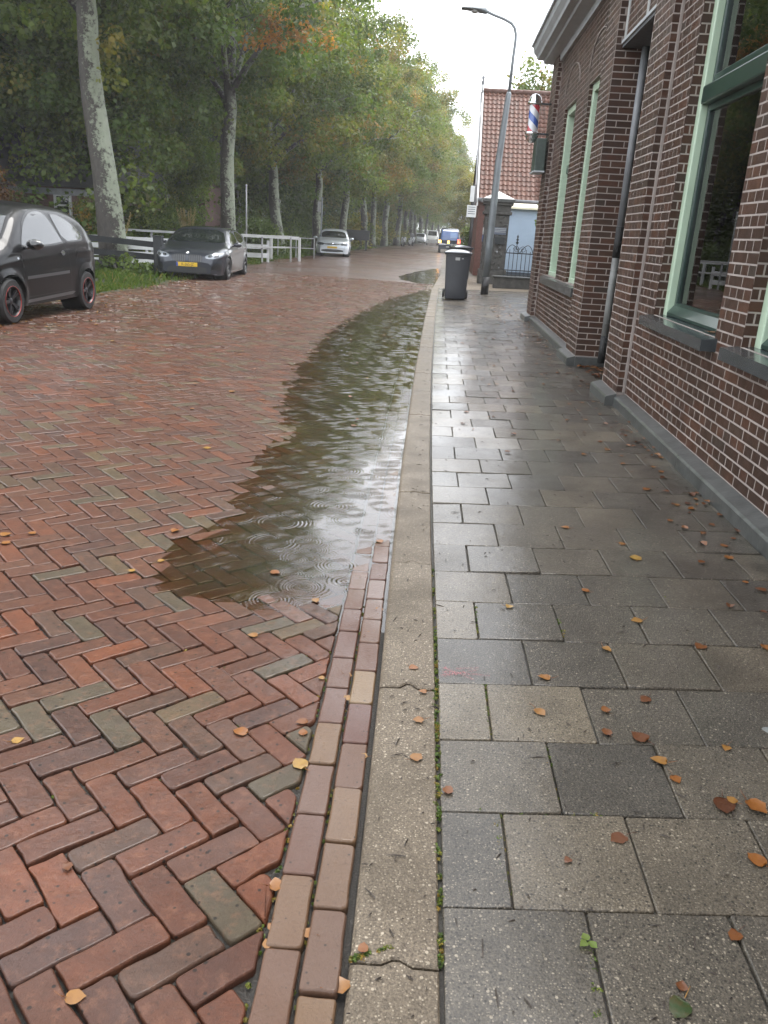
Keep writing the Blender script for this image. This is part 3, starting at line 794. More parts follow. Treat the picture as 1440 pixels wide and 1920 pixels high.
brick_panel(BP, (XW, 0, 0), (0, 1, 0), (-1, 0, 0), (1.2, 7.085, PT, WT - .02), [(a - .0, b + .0, c - .078, d) for a, b, c, d in NW])
brick_panel(BP, (XP, 0, 0), (0, 1, 0), (-1, 0, 0), (7.10, 7.735, PT, WT - .02), [], off=.05)
brick_panel(BP, (0, 7.10, 0), (1, 0, 0), (0, -1, 0), (XP + .004, XW - .012, PT, WT - .02), [])
brick_panel(BP, (XP, 0, 0), (0, 1, 0), (-1, 0, 0), (9.405, 10.10, PT, WT - .02), [], off=.02)
brick_panel(BP, (0, 10.10, 0), (1, 0, 0), (0, 1, 0), (XP + .004, XW, PT, WT - .02), [])
brick_panel(BP, (XW, 0, 0), (0, 1, 0), (-1, 0, 0), (10.105, 14.30, PT, WT - .02), [(10.27, 13.50, .80, .935)] + FW)
brick_panel(BP, (XP, 0, 0), (0, 1, 0), (-1, 0, 0), (14.30, 14.95, PT, WT - .02), [], off=.07)
brick_panel(BP, (0, 14.30, 0), (1, 0, 0), (0, -1, 0), (XP + .004, XW - .01, PT, WT - .02), [])
brick_panel(BP, (0, 9.40, 0), (1, 0, 0), (0, -1, 0), (XP + .004, 2.94, PT, 3.36), [], stretch=True)
brick_panel(BP, (0, 9.40, 0), (1, 0, 0), (0, -1, 0), (XP + .004, XW - .004, 3.37, WT - .02), [])
brick_panel(BP, (XW, 0, 0), (0, 1, 0), (-1, 0, 0), (7.745, 9.40, 3.40, WT - .02), [])
# brick reveals of the windows
for (a, b, c, d) in NW + FW:
    brick_panel(BP, (0, b, 0), (1, 0, 0), (0, -1, 0), (XW + .002, XW + .10, c, d), [], sp=.19)
    brick_panel(BP, (0, a, 0), (1, 0, 0), (0, 1, 0), (XW + .002, XW + .10, c, d), [], sp=.19)
put_bricks(BP, wall_o, 300, MAT['wbrick'])
# expansion joint: pale sealant strip in the inner corner of the pilaster
mb = MB(); mb.bbox((XW - .022, 7.084, PT), (XW + .002, 7.104, WT - .03), bev=.004); S(mb, 'mortar_joint', MAT['mortar'])
# bluestone plinth blocks with a sloped top
def plinth(y0, y1, xo, xi):
    mb = MB(); zt0, zt1 = .185, PT - .006
    mb.add([(xo, y0, 0), (xi, y0, 0), (xi, y0, zt1), (xo + .012, y0, zt0), (xo, y0, zt0 - .012), (xo, y1, 0), (xi, y1, 0), (xi, y1, zt1), (xo + .012, y1, zt0), (xo, y1, zt0 - .012)],
           [(0, 1, 2, 3, 4), (9, 8, 7, 6, 5), (0, 4, 9, 5), (4, 3, 8, 9), (3, 2, 7, 8)])
    S(mb, 'plinth_stone', MAT['stone'])
y = -.6
for L in (1.86, 1.90, 1.92, 2.0):
    plinth(y, min(y + L, 7.06) - .004, XW - .095, XW - .001); y += L
plinth(7.06, 7.78, XP - .095, XP - .001)
plinth(9.36, 10.14, XP - .095, XP - .001)
mb = MB(); mb.box((XP, 9.335, 0), (2.95, 9.398, PT - .01)); S(mb, 'plinth_stone', MAT['stone'])
y = 10.14
while y < 14.25: plinth(y, min(y + 1.05, 14.27) - .004, XW - .095, XW - .001); y += 1.05
plinth(14.27, 14.99, XP - .095, XP - .001)
# windows: outer pale green frame, dark green inner frame, transom, glass, slate sill
def window(a, b, c, d, far=False):
    w = MB(); x0, x1 = (XW + .045, XW + .24) if far else (XW + .07, XW + .19)
    t = .10 if far else .085
    w.bbox((x0, b - t, c), (x1, b, d), bev=.008); w.bbox((x0, a, c), (x1, a + t, d), bev=.008)
    w.bbox((x0, a + t, d - t), (x1, b - t, d), bev=.008)
    if far: w.bbox((x0 - .02, a + t, c), (x1, b - t, c + .06), bev=.008)
    fr = S(w, 'window_frame', MAT['green'])
    zt = 2.47
    g = MB(); gx0, gx1 = (XW + .165, XW + .22) if far else (XW + .12, XW + .175)
    e = .050
    def ring(z0, z1):
        g.bbox((gx0, a + t, z0), (gx1, a + t + e, z1), bev=.006); g.bbox((gx0, b - t - e, z0), (gx1, b - t, z1), bev=.006)
        g.bbox((gx0, a + t + e, z1 - e), (gx1, b - t - e, z1), bev=.006); g.bbox((gx0, a + t + e, z0), (gx1, b - t - e, z0 + e * 1.5), bev=.006)
    ring(c + .03, zt - .06); ring(zt + .05, d - t)
    g.bbox((gx0 - .055, a + t - .0, zt - .065), (gx1, b - t + .0, zt + .055), bev=.012)
    g.add([(gx0 - .01, a + t, c + .012), (gx0 - .01, b - t, c + .012), (gx0 - .045, b - t, c + .01), (gx0 - .045, a + t, c + .01), (gx0 - .045, a + t, c + .03), (gx0 - .045, b - t, c + .03), (gx0 - .0, b - t, c + .085), (gx0, a + t, c + .085)],
          [(0, 1, 2, 3), (3, 2, 5, 4), (4, 5, 6, 7), (0, 3, 4, 7), (1, 6, 5, 2)])
    g.build('inner_frame', MAT['dgreen'], fr)
    for z0, z1 in ((c + .10, zt - .11), (zt + .10, d - t - e)):
        p = MB(); p.box((gx0 + .022, a + t + e - .004, z0), (gx0 + .030, b - t - e + .004, z1)); p.build('pane', MAT['glass'], fr)
    if not far:
        s = MB(); s.add([(XW - .095, a - .05, c - .012), (XW - .095, b + .05, c - .012), (XW + .13, b + .05, c + .012), (XW + .13, a - .05, c + .012),
                         (XW - .095, a - .05, c - .08), (XW - .095, b + .05, c - .08), (XW + .13, b + .05, c - .08), (XW + .13, a - .05, c - .08)],
                        [(0, 3, 2, 1), (4, 5, 6, 7), (0, 1, 5, 4), (1, 2, 6, 5), (3, 0, 4, 7)])
        S(s, 'window_sill', MAT['sill'])
    return fr
for h in NW: window(*h)
for h in FW: window(*h, far=True)
s = MB(); s.add([(XW - .075, 10.27, .905), (XW - .075, 13.50, .905), (XW + .12, 13.50, .935), (XW + .12, 10.27, .935), (XW - .075, 10.27, .80), (XW - .075, 13.50, .80), (XW + .12, 13.50, .80), (XW + .12, 10.27, .80)],
                [(0, 3, 2, 1), (4, 5, 6, 7), (0, 1, 5, 4), (1, 2, 6, 5), (3, 0, 4, 7)]); S(s, 'window_sill', MAT['stone'])
# rooms behind the glass
mb = MB()
for (a, b) in ((1.5, 7.0), (10.0, 14.2)):
    mb.box((XW + .9, a, .3), (XW + 3, b, 4.0)); mb.box((XW + .33, a, .60), (XW + .9, b, .64)); mb.box((XW + .33, a, 3.6), (XW + .9, b, 3.64))
S(mb, 'interior', MAT['interior'])
# arched brick bands over the far windows (thin curved lines of pale mortar)
for (a, b, c, d) in FW:
    m_ = MB(); cy = (a + b) / 2; r = (b - a) / 2 + .12
    pts = [(XW - .008, cy + r * cos(t), d + .16 + .34 * sin(t)) for t in np.linspace(.05, pi - .05, 22)]
    m_.tube(pts, .009, n=5); S(m_, 'arch_joint', MAT['mortar'])
# porch soffit and lintel
mb = MB(); mb.box((XW - .004, 7.742, 3.33), (2.94, 9.398, 3.358)); S(mb, 'porch_soffit', simple('grey_soffit', (.11, .115, .125), .6, noise=.15))
mb = MB(); mb.bbox((XW - .02, 7.745, 3.362), (XW + .02, 9.397, 3.395), bev=.004); S(mb, 'lintel', MAT['fascia'])
mb = MB()
for ys in (9.27, 8.35):
    mb = MB(); mb.bbox((XW - .012, ys, 3.40), (XW + .01, ys + .07, 3.78), bev=.004); S(mb, 'lintel_strap', MAT['greywhite'])
# porch door
mb = MB(); mb.bbox((2.88, 8.0, .12), (2.948, 9.1, 2.4), bev=.006); dr = S(mb, 'door', MAT['dgreen'])
MB().tube([(2.84, 8.15, 1.1), (2.84, 8.15, 1.25)], .012).build('door_handle', MAT['chrome'], dr)
# boxed gutter and cornice
prof = [(XW + .0, 4.10), (XW - .05, 4.10), (XW - .06, 4.19), (XW - .22, 4.20), (XW - .23, 4.245), (XW - .33, 4.25), (XW - .345, 4.29), (XW - .40, 4.35), (XW - .42, 4.43), (XW - .45, 4.43), (XW - .45, 4.47), (XW + .0, 4.47)]
mb = MB(); n = len(prof); y0, y1 = -2.5, 15.12
vs = [(x, y0, z) for x, z in prof] + [(x, y1, z) for x, z in prof]
mb.add(vs, [(i, (i + 1) % n, n + (i + 1) % n, n + i) for i in range(n)] + [tuple(range(n - 1, -1, -1)), tuple(range(n, 2 * n))]); S(mb, 'eaves_gutter', MAT['fascia'])
mb = MB(); mb.add([(XW - .30, y0, 4.474), (XW + 4, y0, 7.2), (XW + 4, y1 - .1, 7.2), (XW - .30, y1 - .1, 4.474)], [(0, 3, 2, 1)]); mb.add([(XW + 4, y0, 7.2), (XW + 8, y0, 4.47), (XW + 8, y1 - .1, 4.47), (XW + 4, y1 - .1, 7.2)], [(0, 3, 2, 1)])
mb.add([(XW - .30, y1 - .1, 4.474), (XW + 4, y1 - .1, 7.2), (XW + 8, y1 - .1, 4.47)], [(0, 1, 2)]); S(mb, 'roof', MAT['roofred'])
# rain pipe in the porch corner: grey above, black shoe, pale lower length
px, py = XP + .285, 9.30
mb = MB(); mb.tube([(px, py, 1.62), (px, py, 3.33)], .037, n=14); pipe = S(mb, 'downpipe', MAT['zinc'])
mb = MB(); mb.tube([(px, py, 1.30), (px, py, 1.62)], .041, n=14); S(mb, 'pipe_collar', MAT['rubber']); mb = MB(); mb.tube([(px, py, .16), (px, py, .46)], .041, n=14); S(mb, 'pipe_shoe', MAT['rubber'])
mb = MB(); mb.tube([(px, py, .46), (px, py, .85), (px, py, .851), (px, py, 1.30)], .038, n=14)
for z in (.60, .74, .88, 1.02, 1.16): mb.lathe([(.0385, z), (.0405, z + .004), (.0385, z + .008)], n=14, origin=(px, py, 0))
S(mb, 'pipe_sleeve', MAT['pvc'])

# ------------------------------------------------------------------ barber pole and the sign box under it (far end of the building)
bx, by = 1.36, 14.62
pole = thing('barber_pole', 'red white and blue striped barber pole with chrome domes on the building corner', 'barber pole', (bx, by, 3.0))
def stripes():
    t = NT('barber_stripes'); p = t.coord('Object'); s = t.n('SeparateXYZ'); t.l(p, s.inputs[0])
    an = t.math('ARCTAN2', s.outputs[1], s.outputs[0])
    v = t.math('FRACT', t.math('ADD', t.math('MULTIPLY', s.outputs[2], 2.2), t.math('MULTIPLY', an, 1 / (2 * pi))))
    r = t.n('ValToRGB'); r.color_ramp.interpolation = 'CONSTANT'; e = r.color_ramp.elements
    for _ in range(2): e.new(.5)
    for el, (q, c) in zip(e, [(0, (.68, .70, .74)), (.25, (.05, .12, .42)), (.5, (.68, .70, .74)), (.75, (.55, .05, .07))]): el.position = q; el.color = (*c, 1)
    t.l(v, r.inputs[0]); return t.pbr(r.outputs[0], .2, coat=.6)
mb = MB(); mb.lathe([(.085, .10), (.085, .52)], n=24); mb.build('striped_cylinder', stripes(), pole)
mb = MB(); mb.lathe([(.001, -.055), (.05, -.045), (.085, -.01), (.105, .04), (.11, .07), (.118, .075), (.118, .10), (.086, .115)], n=24)
mb.build('lower_dome', MAT['chrome'], pole)
mb = MB(); mb.lathe([(.086, .505), (.118, .52), (.118, .545), (.11, .55), (.104, .57), (.085, .63), (.05, .665), (.001, .68)], n=24)
mb.build('upper_dome', MAT['chrome'], pole)
for z in (.088, .532):
    mb = MB(); mb.bbox((.08, -.02, z - .014), (XP - bx, .02, z + .014), bev=.004); mb.build('bracket', MAT['iron'], pole)
sb = thing('sign_box', 'small dark green sign box fixed under the barber pole', 'sign', (1.50, 14.62, 2.5))
mb = MB(); mb.bbox((-.07, -.27, .0), (.09, .27, .50), bev=.012); mb.build('case', simple('sign_green', (.045, .065, .055), .4, noise=.2), sb)
mb = MB(); mb.bbox((-.085, -.29, -.012), (.10, .29, .014), bev=.004); mb.build('rim', MAT['fascia'], sb)
# ------------------------------------------------------------------ trees and plants
def leaf_mesh(name, cl, nper, spread, size, mat, droop=.25, flat=.75, seed=0):
    """cl: array (n,5) of x,y,z,hue,radius scale. One rhombic leaf = one quad."""
    rg = np.random.default_rng(seed); n = len(cl); N = n * nper
    cen = np.repeat(cl, nper, axis=0)
    d = rg.normal(size=(N, 3)); d /= np.linalg.norm(d, axis=1)[:, None]
    rad = spread * cen[:, 4:5] * rg.random((N, 1)) ** .45
    off = d * rad * np.array([1, 1, flat])
    off[:, 2] -= droop * (off[:, 0] ** 2 + off[:, 1] ** 2) ** .5
    p = cen[:, :3] + off
    nrm = d * .7 + rg.normal(size=(N, 3)) * .55 + np.array([0, 0, .55]); nrm /= np.linalg.norm(nrm, axis=1)[:, None]
    t = rg.normal(size=(N, 3)) + np.array([0, 0, -.5]); t -= nrm * (t * nrm).sum(1)[:, None]; t /= np.linalg.norm(t, axis=1)[:, None]
    b = np.cross(nrm, t); s = size * (.65 + .7 * rg.random((N, 1)))
    co = np.stack([p - t * s * .5, p + b * s * .40 + nrm * s * .10, p + t * s * .55, p - b * s * .40 + nrm * s * .10], 1).reshape(-1, 3)
    q = np.arange(N * 4).reshape(-1, 4)
    hue = np.clip(cen[:, 3] + rg.normal(0, .09, N), 0, 1); br = .55 * np.repeat(rg.random(n), nper) + .45 * rg.random(N)
    ti = np.repeat(np.c_[hue, br, br, np.ones(N)], 4, axis=0)
    return np_mesh(name, co, q, ti, mat)

def grow(seed, height=15., fork=5.5, r0=.33, spread=6.2, nl=5, lean=(0, 0), low=4.2, bare=None):
    """returns (trunk mesh builder, list of limb builders, clusters)"""
    rd = random.Random(seed); mb = MB(); limbs = []; cl = []
    pts = []; rad = []
    for i in range(9):
        z = fork * i / 8
        k = i / 8
        pts.append((lean[0] * k + .10 * sin(1.3 * i + seed) * k, lean[1] * k + .09 * cos(1.7 * i + seed) * k, z))
        rad.append(r0 * (1 - .34 * k) * (1.28 if i == 0 else (1.08 if i == 1 else 1)) * rd.uniform(.94, 1.07))
    # extend to the leader
    top = Vector(pts[-1])
    for i in range(1, 6):
        k = i / 5; pts.append((top.x + .5 * sin(seed * 2.1 + i) * k, top.y + .5 * cos(seed * 1.3 + i) * k, fork + (height * .80 - fork) * k)); rad.append(r0 * .62 * (1 - .86 * k))
    mb.tube(pts, rad, n=14)
    for b in range(7):                                     # burls
        z = rd.uniform(.4, fork); k = z / fork; a = rd.uniform(0, 2 * pi); r = r0 * (1 - .3 * k)
        c = Vector((lean[0] * k + cos(a) * r * .8, lean[1] * k + sin(a) * r * .8, z)); s = rd.uniform(.06, .14)
        mb.lathe([(.001, -s), (s * .7, -s * .7), (s, 0), (s * .7, s * .8), (.001, s)], n=8, origin=c)
    for i in range(nl):
        a = 2 * pi * i / nl + rd.uniform(-.4, .4); z0 = fork * rd.uniform(.84, 1.0) + (i % 2) * rd.uniform(0, 1.2)
        L = spread * rd.uniform(.75, 1.05); rise = rd.uniform(2.2, 5.8)
        p0 = Vector((lean[0] * z0 / fork, lean[1] * z0 / fork, z0)); lp = []
        for j in range(7):
            k = j / 6
            lp.append(p0 + Vector((cos(a + .25 * k) * L * k, sin(a + .25 * k) * L * k, rise * (1.35 * k - .35 * k * k * 1.6))) + Vector((rd.uniform(-.15, .15), rd.uniform(-.15, .15), rd.uniform(-.15, .15))) * k)
        lb = MB(); lb.tube(lp, [r0 * .42 * (1 - .85 * j / 6) for j in range(7)], n=8)
        for j in (2, 3, 4, 5):
            for sgn in (-1, 1):
                q0 = Vector(lp[j]); aa = a + sgn * rd.uniform(.5, 1.1); l2 = L * .38 * rd.uniform(.7, 1.2)
                q1 = q0 + Vector((cos(aa) * l2 * .5, sin(aa) * l2 * .5, rd.uniform(.2, .8))); q2 = q0 + Vector((cos(aa) * l2, sin(aa) * l2, rd.uniform(-.3, .9)))
                lb.tube([q0, q1, q2], [r0 * .13, r0 * .08, r0 * .03], n=5, cap=False)
        limbs.append(lb)
    return mb, limbs

def crown_clusters(seed, n, c, r, lowcut, hue=(.25, .65), yellow=.12, shell=.55):
    rg = np.random.default_rng(seed); out = []
    while len(out) < n:
        d = rg.normal(size=3); d /= np.linalg.norm(d); k = (shell + (1 - shell) * rg.random()) if rg.random() < .8 else rg.random()
        wob = 1 + .16 * sin(3 * d[0] * 2 + seed) * cos(3 * d[1] * 2 + 2 * seed) + .10 * sin(7 * d[2] + 5 * d[0])
        p = np.array(c) + d * np.array(r) * k * wob
        if p[2] < lowcut + 1.2 * sin(p[0] * .9 + seed) * cos(p[1] * .8): continue
        h = rg.uniform(*hue)
        if rg.random() < yellow: h = rg.uniform(.72, .97)
        out.append((p[0], p[1], p[2], h, rg.uniform(.7, 1.3)))
    return np.array(out)

# the roadside row: five grown forms, each copied along the verge
FORMS = []
for i, (lean, yel) in enumerate([((-.5, 0), .06), ((.12, 0), .03), ((-.55, .2), .16), ((.1, -.1), .25), ((.25, .2), .36)]):
    tr, lb = grow(11 + i * 7, lean=lean, spread=[3.6, 3.6, 4.4, 4.7, 5.2][i], fork=[6.6, 6.1, 5.2, 5.4, 5.6][i], r0=[.335, .30, .31, .28, .30][i])
    rx = [4.5, 4.4, 5.1, 5.5, 6.2][i]
    cc = crown_clusters(5 + i, [230, 230, 260, 290, 320][i], (.2 - (.5 if i < 2 else 0), 0, 10.4 if i < 2 else 8.5), (rx, 5.6, 5.6 if i < 2 else 6.6), [6.2, 5.0, 4.6, 4.4, 4.2][i], yellow=yel, hue=(.15 + .06 * i, .60 + .05 * i))
    FORMS.append((tr.mesh('trunk', MAT['bark']), [l.mesh('limb', MAT['bark']) for l in lb], leaf_mesh('crown', cc, 200, .88, .15, MAT['leaf'], seed=i)))
def plant_tree(form, loc, rz, label, group, scale=1., far=False):
    t = thing('lime_tree', label, 'tree', loc, rz, group); t.scale = (scale, scale, scale)
    tr, lb, cr = FORMS[form]
    link('trunk', tr, t)
    for l in lb: link('limb', l, t)
    link('crown', cr, t); return t
ROW = [  # x, y, form, scale, label
    (-8.20, 20.8, 0, 1.0, 'thick lichen-covered trunk leaning left beside the black hatchback'),
    (-7.95, 31.0, 1, 1.0, 'tall lichen-covered roadside tree rising behind the grey car'),
    (-8.30, 43.0, 2, 1.0, 'forked leaning roadside tree standing by the white railing end'),
    (-7.60, 51.0, 3, 1.0, 'slim upright roadside tree beside the silver car and sign post'),
    (-7.20, 61.0, 4, 1.0, 'pale trunked yellowing tree directly behind the silver car'),
    (-6.75, 74.0, 4, 1.12, 'dark straight tree first beyond the silver car'),
    (-6.55, 80.0, 1, 1.0, 'grey tree close behind the first one beyond the silver car'),
    (-5.95, 88.0, 4, 1.15, 'yellowing tree standing alone before the bright bushes'),
    (-5.15, 97.0, 2, 1.15, 'grey tree beside the first parked scooter'),
    (-4.75, 108.0, 4, 1.0, 'forked pale tree between the two parked scooters'),
    (-4.40, 118.0, 3, 1.38, 'thin tree just behind the second parked scooter'),
    (-4.0, 129.0, 4, 1.0, 'thin tree two beyond the second parked scooter'),
    (-3.5, 141.0, 3, 1.38, 'slender far tree before the white van'),
    (-3.0, 153.0, 4, 1.0, 'hazy far tree beside the white van'),
    (-1.9, 166.0, 3, 1.0, 'faint hazy tree near the street end'),
    (-.6, 180.0, 4, 1.05, 'faintest hazy tree closing the street end')]
row = []
for k, (x, y, f, s, lab) in enumerate(ROW):
    rowt = plant_tree(f, (x, y, -.06), 0 if k < 5 else k * 1.9, lab, 'lime trees in the roadside row', s); row.append(rowt)
# a branch of orange autumn leaves in two crowns
rg = np.random.default_rng(3)
def spray(parent, c, r, n, mat, seed, size=.15):
    q = rg.normal(size=(n, 3)) * np.array(r) * .55 + np.array(c); cl = np.c_[q, rg.random(n), np.ones(n) * .55]
    link('autumn_foliage', leaf_mesh('autumn_foliage', cl, 60, .8, size, mat, seed=seed), parent)
spray(row[1], (2.26, -1.8, 7.39), (.85, .45, .55), 12, MAT['leaf_orange'], 1, .12)
spray(row[7], (0.68, -.5, 10.55), (.7, .5, .8), 6, MAT['leaf_orange'], 2, .2)
spray(row[0], (.30, -.3, 4.9), (.10, .10, .5), 2, MAT['leaf_yellow'], 4, .13)

# woodland behind: dense dark trees
DARK = []
for i in range(3):
    tr, lb = grow(71 + i, height=13, fork=3.2, r0=.22, spread=4.4, nl=5, low=1)
    cc = crown_clusters(31 + i, 300, (0, 0, 7.6), (4.7, 4.5, 6.6), .9, yellow=[.06, .12, .2][i], hue=(.1 + .1 * i, .6 + .1 * i), shell=.4)
    DARK.append((tr.mesh('trunk', MAT['bark']), leaf_mesh('crown', cc, 190, .90, .155, MAT['leaf_dark'], droop=.5, seed=40 + i)))
WOOD = [(-15.6, 34.5, 0, 1.0), (-16.5, 26, 1, 1.15), (-12.2, 29, 2, .9), (-18.5, 33, 0, 1.25), (-13.2, 37, 1, 1.05), (-19.5, 25, 2, 1.1), (-15, 44, 0, 1.2), (-12.2, 50, 1, 1.05), (-17, 56, 2, 1.2),
        (-23, 40, 1, 1.3), (-12, 62, 0, 1.1), (-15, 72, 1, 1.2), (-11.5, 82, 2, 1.1), (-14, 95, 0, 1.25), (-11, 108, 1, 1.2), (-12, 124, 2, 1.3), (-9.5, 142, 0, 1.3), (-9, 165, 1, 1.4), (-27, 30, 0, 1.3), (-25, 55, 2, 1.4), (-5, 195, 2, 1.4), (3, 205, 0, 1.5), (-1, 215, 1, 1.4), (-11.5, 34.6, 2, .62)]
wl = ['dense dark tree filling the gap above the black fence', 'broad dark tree hanging over the brick house', 'dark tree with hanging foliage behind the first lichen trunk', 'tall dark tree above the brick house roof',
      'dark bushy tree behind the grey car', 'dark tree at the far left above the copper shrub', 'shadowy tree behind the white railing', 'shadowy tree behind the forked roadside tree', 'deep woodland tree behind the sign post',
      'tall woodland tree deep behind the grey car', 'dark tree behind the silver car', 'woodland tree in the gap past the silver car', 'woodland tree behind the bright bushes', 'woodland tree behind the first scooter', 'hazy woodland tree behind the second scooter',
      'hazy woodland tree behind the far thin trunks', 'grey hazy tree before the street end', 'grey hazy crown near the white van', 'dark tree farthest left behind the house', 'tall tree deepest in the wood by the sign post', 'hazy tree closing the left of the street end', 'hazy tree closing the middle of the street end', 'palest hazy tree at the very end of the street', 'low dark tree between the first two lichen trunks']
for (x, y, f, s), lab in zip(WOOD, wl):
    t = thing('woodland_tree', lab, 'tree', (x, y, -.1), x * 7.3 + y, 'dark trees in the wood behind the row'); t.scale = (s, s, s)
    link('trunk', DARK[f][0], t); link('crown', DARK[f][1], t)
# continuous undergrowth that reads as one mass at the back of the wood
n = 900; rgu = np.random.default_rng(8)
yy = rgu.uniform(14, 190, n); xx = np.where(rgu.random(n) < .6, -np.abs(rgu.normal(14.5, 2.0, n)), -rgu.uniform(17, 34, n)) + np.interp(yy, [14, 80, 190], [0, 2.5, 7]); zz = rgu.uniform(.1, 2.6, n) + np.where(xx < -17, 2.5, 0) * rgu.random(n)
cl = np.c_[xx, yy, zz, rgu.uniform(.05, .7, n), rgu.uniform(.8, 1.5, n)]
tag(link('undergrowth', leaf_mesh('undergrowth', cl, 150, 1.1, .16, MAT['leaf_dark'], seed=77)), 'dark tangled undergrowth filling the wood behind the fences', 'undergrowth', kind='stuff')

def bush(name, label, loc, r, mat, n=26, per=160, size=.10, seed=0, cat='shrub', group=None, stem=True):
    rgb = np.random.default_rng(seed); q = rgb.normal(size=(n, 3)); q /= np.linalg.norm(q, axis=1)[:, None]
    q = q * np.array(r) * (.45 + .55 * rgb.random((n, 1))); q[:, 2] = np.abs(q[:, 2]) + .12
    t = thing(name, label, cat, loc, 0, group)
    link('foliage', leaf_mesh('foliage', np.c_[q, rgb.random(n), np.ones(n)], per, min(r) * .55, size, mat, seed=seed), t)
    mb = MB()
    for i in range(5):
        a = i * 1.3; mb.tube([(cos(a) * .05, sin(a) * .05, 0), (cos(a) * r[0] * .3, sin(a) * r[1] * .3, r[2] * .6)], [.03, .012], n=6)
    mb.build('stem', MAT['bark'], t); return t
bush('copper_shrub', 'rounded copper brown shrub above the black hatchback', (-9.75, 17.6, .05), (1.05, .9, 2.45), MAT['leaf_red'], 50, 220, .06, 1)
bush('fern_shrub', 'feathery bright green shrub behind the grey car bonnet', (-10.6, 30.2, .3), (1.25, .9, 1.6), MAT['leaf_bright'], 40, 200, .075, 2)
bush('laurel_shrub', 'low grey green shrub behind the white railing', (-8.9, 41.0, .2), (1.5, .9, 1.6), MAT['leaf_bright'], 40, 200, .075, 3)
bush('pale_shrub', 'olive shrub between the first trunk and the pampas plumes', (-11.2, 26.5, .2), (.85, .7, 1.7), MAT['leaf'], 36, 200, .07, 4)
for i, (x, y, z, s) in enumerate([(-7.6, 84, 0, 1.3), (-7.1, 92, 0, 1.5), (-6.3, 102, 0, 1.3), (-8.4, 70, 0, 1.2), (-6.0, 113, 0, 1.2)]):
    bush('bright_bush', ['yellow green bush between the straight grey trunks', 'tallest yellow green bush left of the first scooter', 'yellow green bush right behind the first scooter', 'yellow green bush just past the silver car', 'small pale bush behind the second scooter'][i], (x, y, z), (1.7 * s, 1.5, 2.6 * s), MAT['leaf_yellow'], 26, 80, .20, 10 + i, group='bright bushes at the wood edge')
def pampas(label, loc, n, h, seed):
    rd = random.Random(seed); t = thing('pampas_grass', label, 'grass plant', loc)
    mb = MB()
    for i in range(70):
        a = rd.uniform(0, 2 * pi); L = h * rd.uniform(.5, .8); w = .012; d = Vector((cos(a), sin(a), 0)); s = Vector((-sin(a), cos(a), 0)) * w
        p = [d * (.05 + L * .55 * k * k) + Vector((0, 0, L * (1.2 * k - .55 * k * k))) for k in (0, .4, .75, 1)]
        mb.add([p[0] - s, p[0] + s, p[1] + s, p[1] - s, p[2] + s * .7, p[2] - s * .7, p[3]], [(0, 1, 2, 3), (3, 2, 4, 5), (5, 4, 6)], tint=(rd.random(), rd.random(), .5, 1))
    mb.build('blades', MAT['grass'], t)
    for i in range(n):
        a = rd.uniform(0, 2 * pi); L = h * rd.uniform(.85, 1.1); dx, dy = cos(a) * .45 * rd.random(), sin(a) * .3 * rd.random()
        mb = MB(); mb.tube([(0, 0, 0), (dx * .4, dy * .4, L * .6), (dx, dy, L)], .006, n=4)
        for k in range(34):
            f = .62 + .40 * k / 34; c = Vector((dx * f, dy * f, L * f)); an = rd.uniform(0, 2 * pi); r = .085 * sin(pi * min(1, .08 + .92 * k / 34)) + .01
            e = c + Vector((cos(an) * r, sin(an) * r, .07)); sd = Vector((-sin(an), cos(an), 0)) * .014
            mb.add([c - sd, c + sd, e + sd, e - sd], [(0, 1, 2, 3)], tint=(rd.random(), .5, .5, 1))
        mb.build('plume', MAT['plume'], t)
pampas('cream pampas plumes right of the first lichen trunk', (-10.0, 25.6, 0), 6, 1.75, 1)
pampas('tan pampas plumes above the grey car windscreen', (-8.9, 29.3, .2), 8, 1.65, 2)

# verge: soil sheet, grass, a few weeds at the trunk foot
vg = strip('verge_ground', np.r_[np.arange(3.0, 60, .5), np.arange(60, 200, 4)], lambda y: edge_left(y) - 5.2, lambda y: edge_left(y) + .12 + .18 * sin(y * 1.9), 14, lambda P: .045 + .025 * vnoise(P[:, 0], P[:, 1], 1.1, 2), MAT['ground'])
tag(link('verge_ground', vg), 'leaf-strewn earth verge between road and fence', 'verge', kind='structure')
def grass_patch(n, seed):
    rd = random.Random(seed); co = []; q = []; ti = []
    k = 0
    while k < n:
        y = 14.5 + 60 * rd.random() ** 2.0; u = rd.random(); x = edge_left(y) - .05 - u * 3.2 + .15 * sin(y * 1.9)
        den = .55 + .45 * sin(x * 2.3 + y * .9) * cos(y * 1.7 - x)
        if 17.2 < y < 19.6 or 19.9 < y < 26 and x > -7.4: den *= .35
        if rd.random() > den: continue
        h = rd.uniform(.035, .10) * (1.9 if math.hypot(x + 8.0, (y - 19.4) * .6) < 1.5 else 1) * (1 + y * .012); w = .006 * (1 + y * .03); a = rd.uniform(0, 2 * pi); b = rd.uniform(0, 2 * pi)
        sx, sy = cos(a) * w, sin(a) * w; lx, ly = cos(b) * h * .6, sin(b) * h * .6; b0 = len(co)
        co += [(x - sx, y - sy, .03), (x + sx, y + sy, .03), (x + sx * .6 + lx * .4, y + sy * .6 + ly * .4, .03 + h * .7), (x - sx * .6 + lx, y - sy * .6 + ly, .03 + h)]
        q.append((b0, b0 + 1, b0 + 2, b0 + 3)); r = min(1, max(0, rd.gauss(.42, .25))); ti += [(r, .5, .5, 1)] * 4; k += 1
    return np_mesh('grass', np.array(co), np.array(q), np.array(ti), MAT['grass'])
tag(link('grass', grass_patch(42000, 4)), 'long green grass growing on the verge round the trunks', 'grass', kind='stuff')
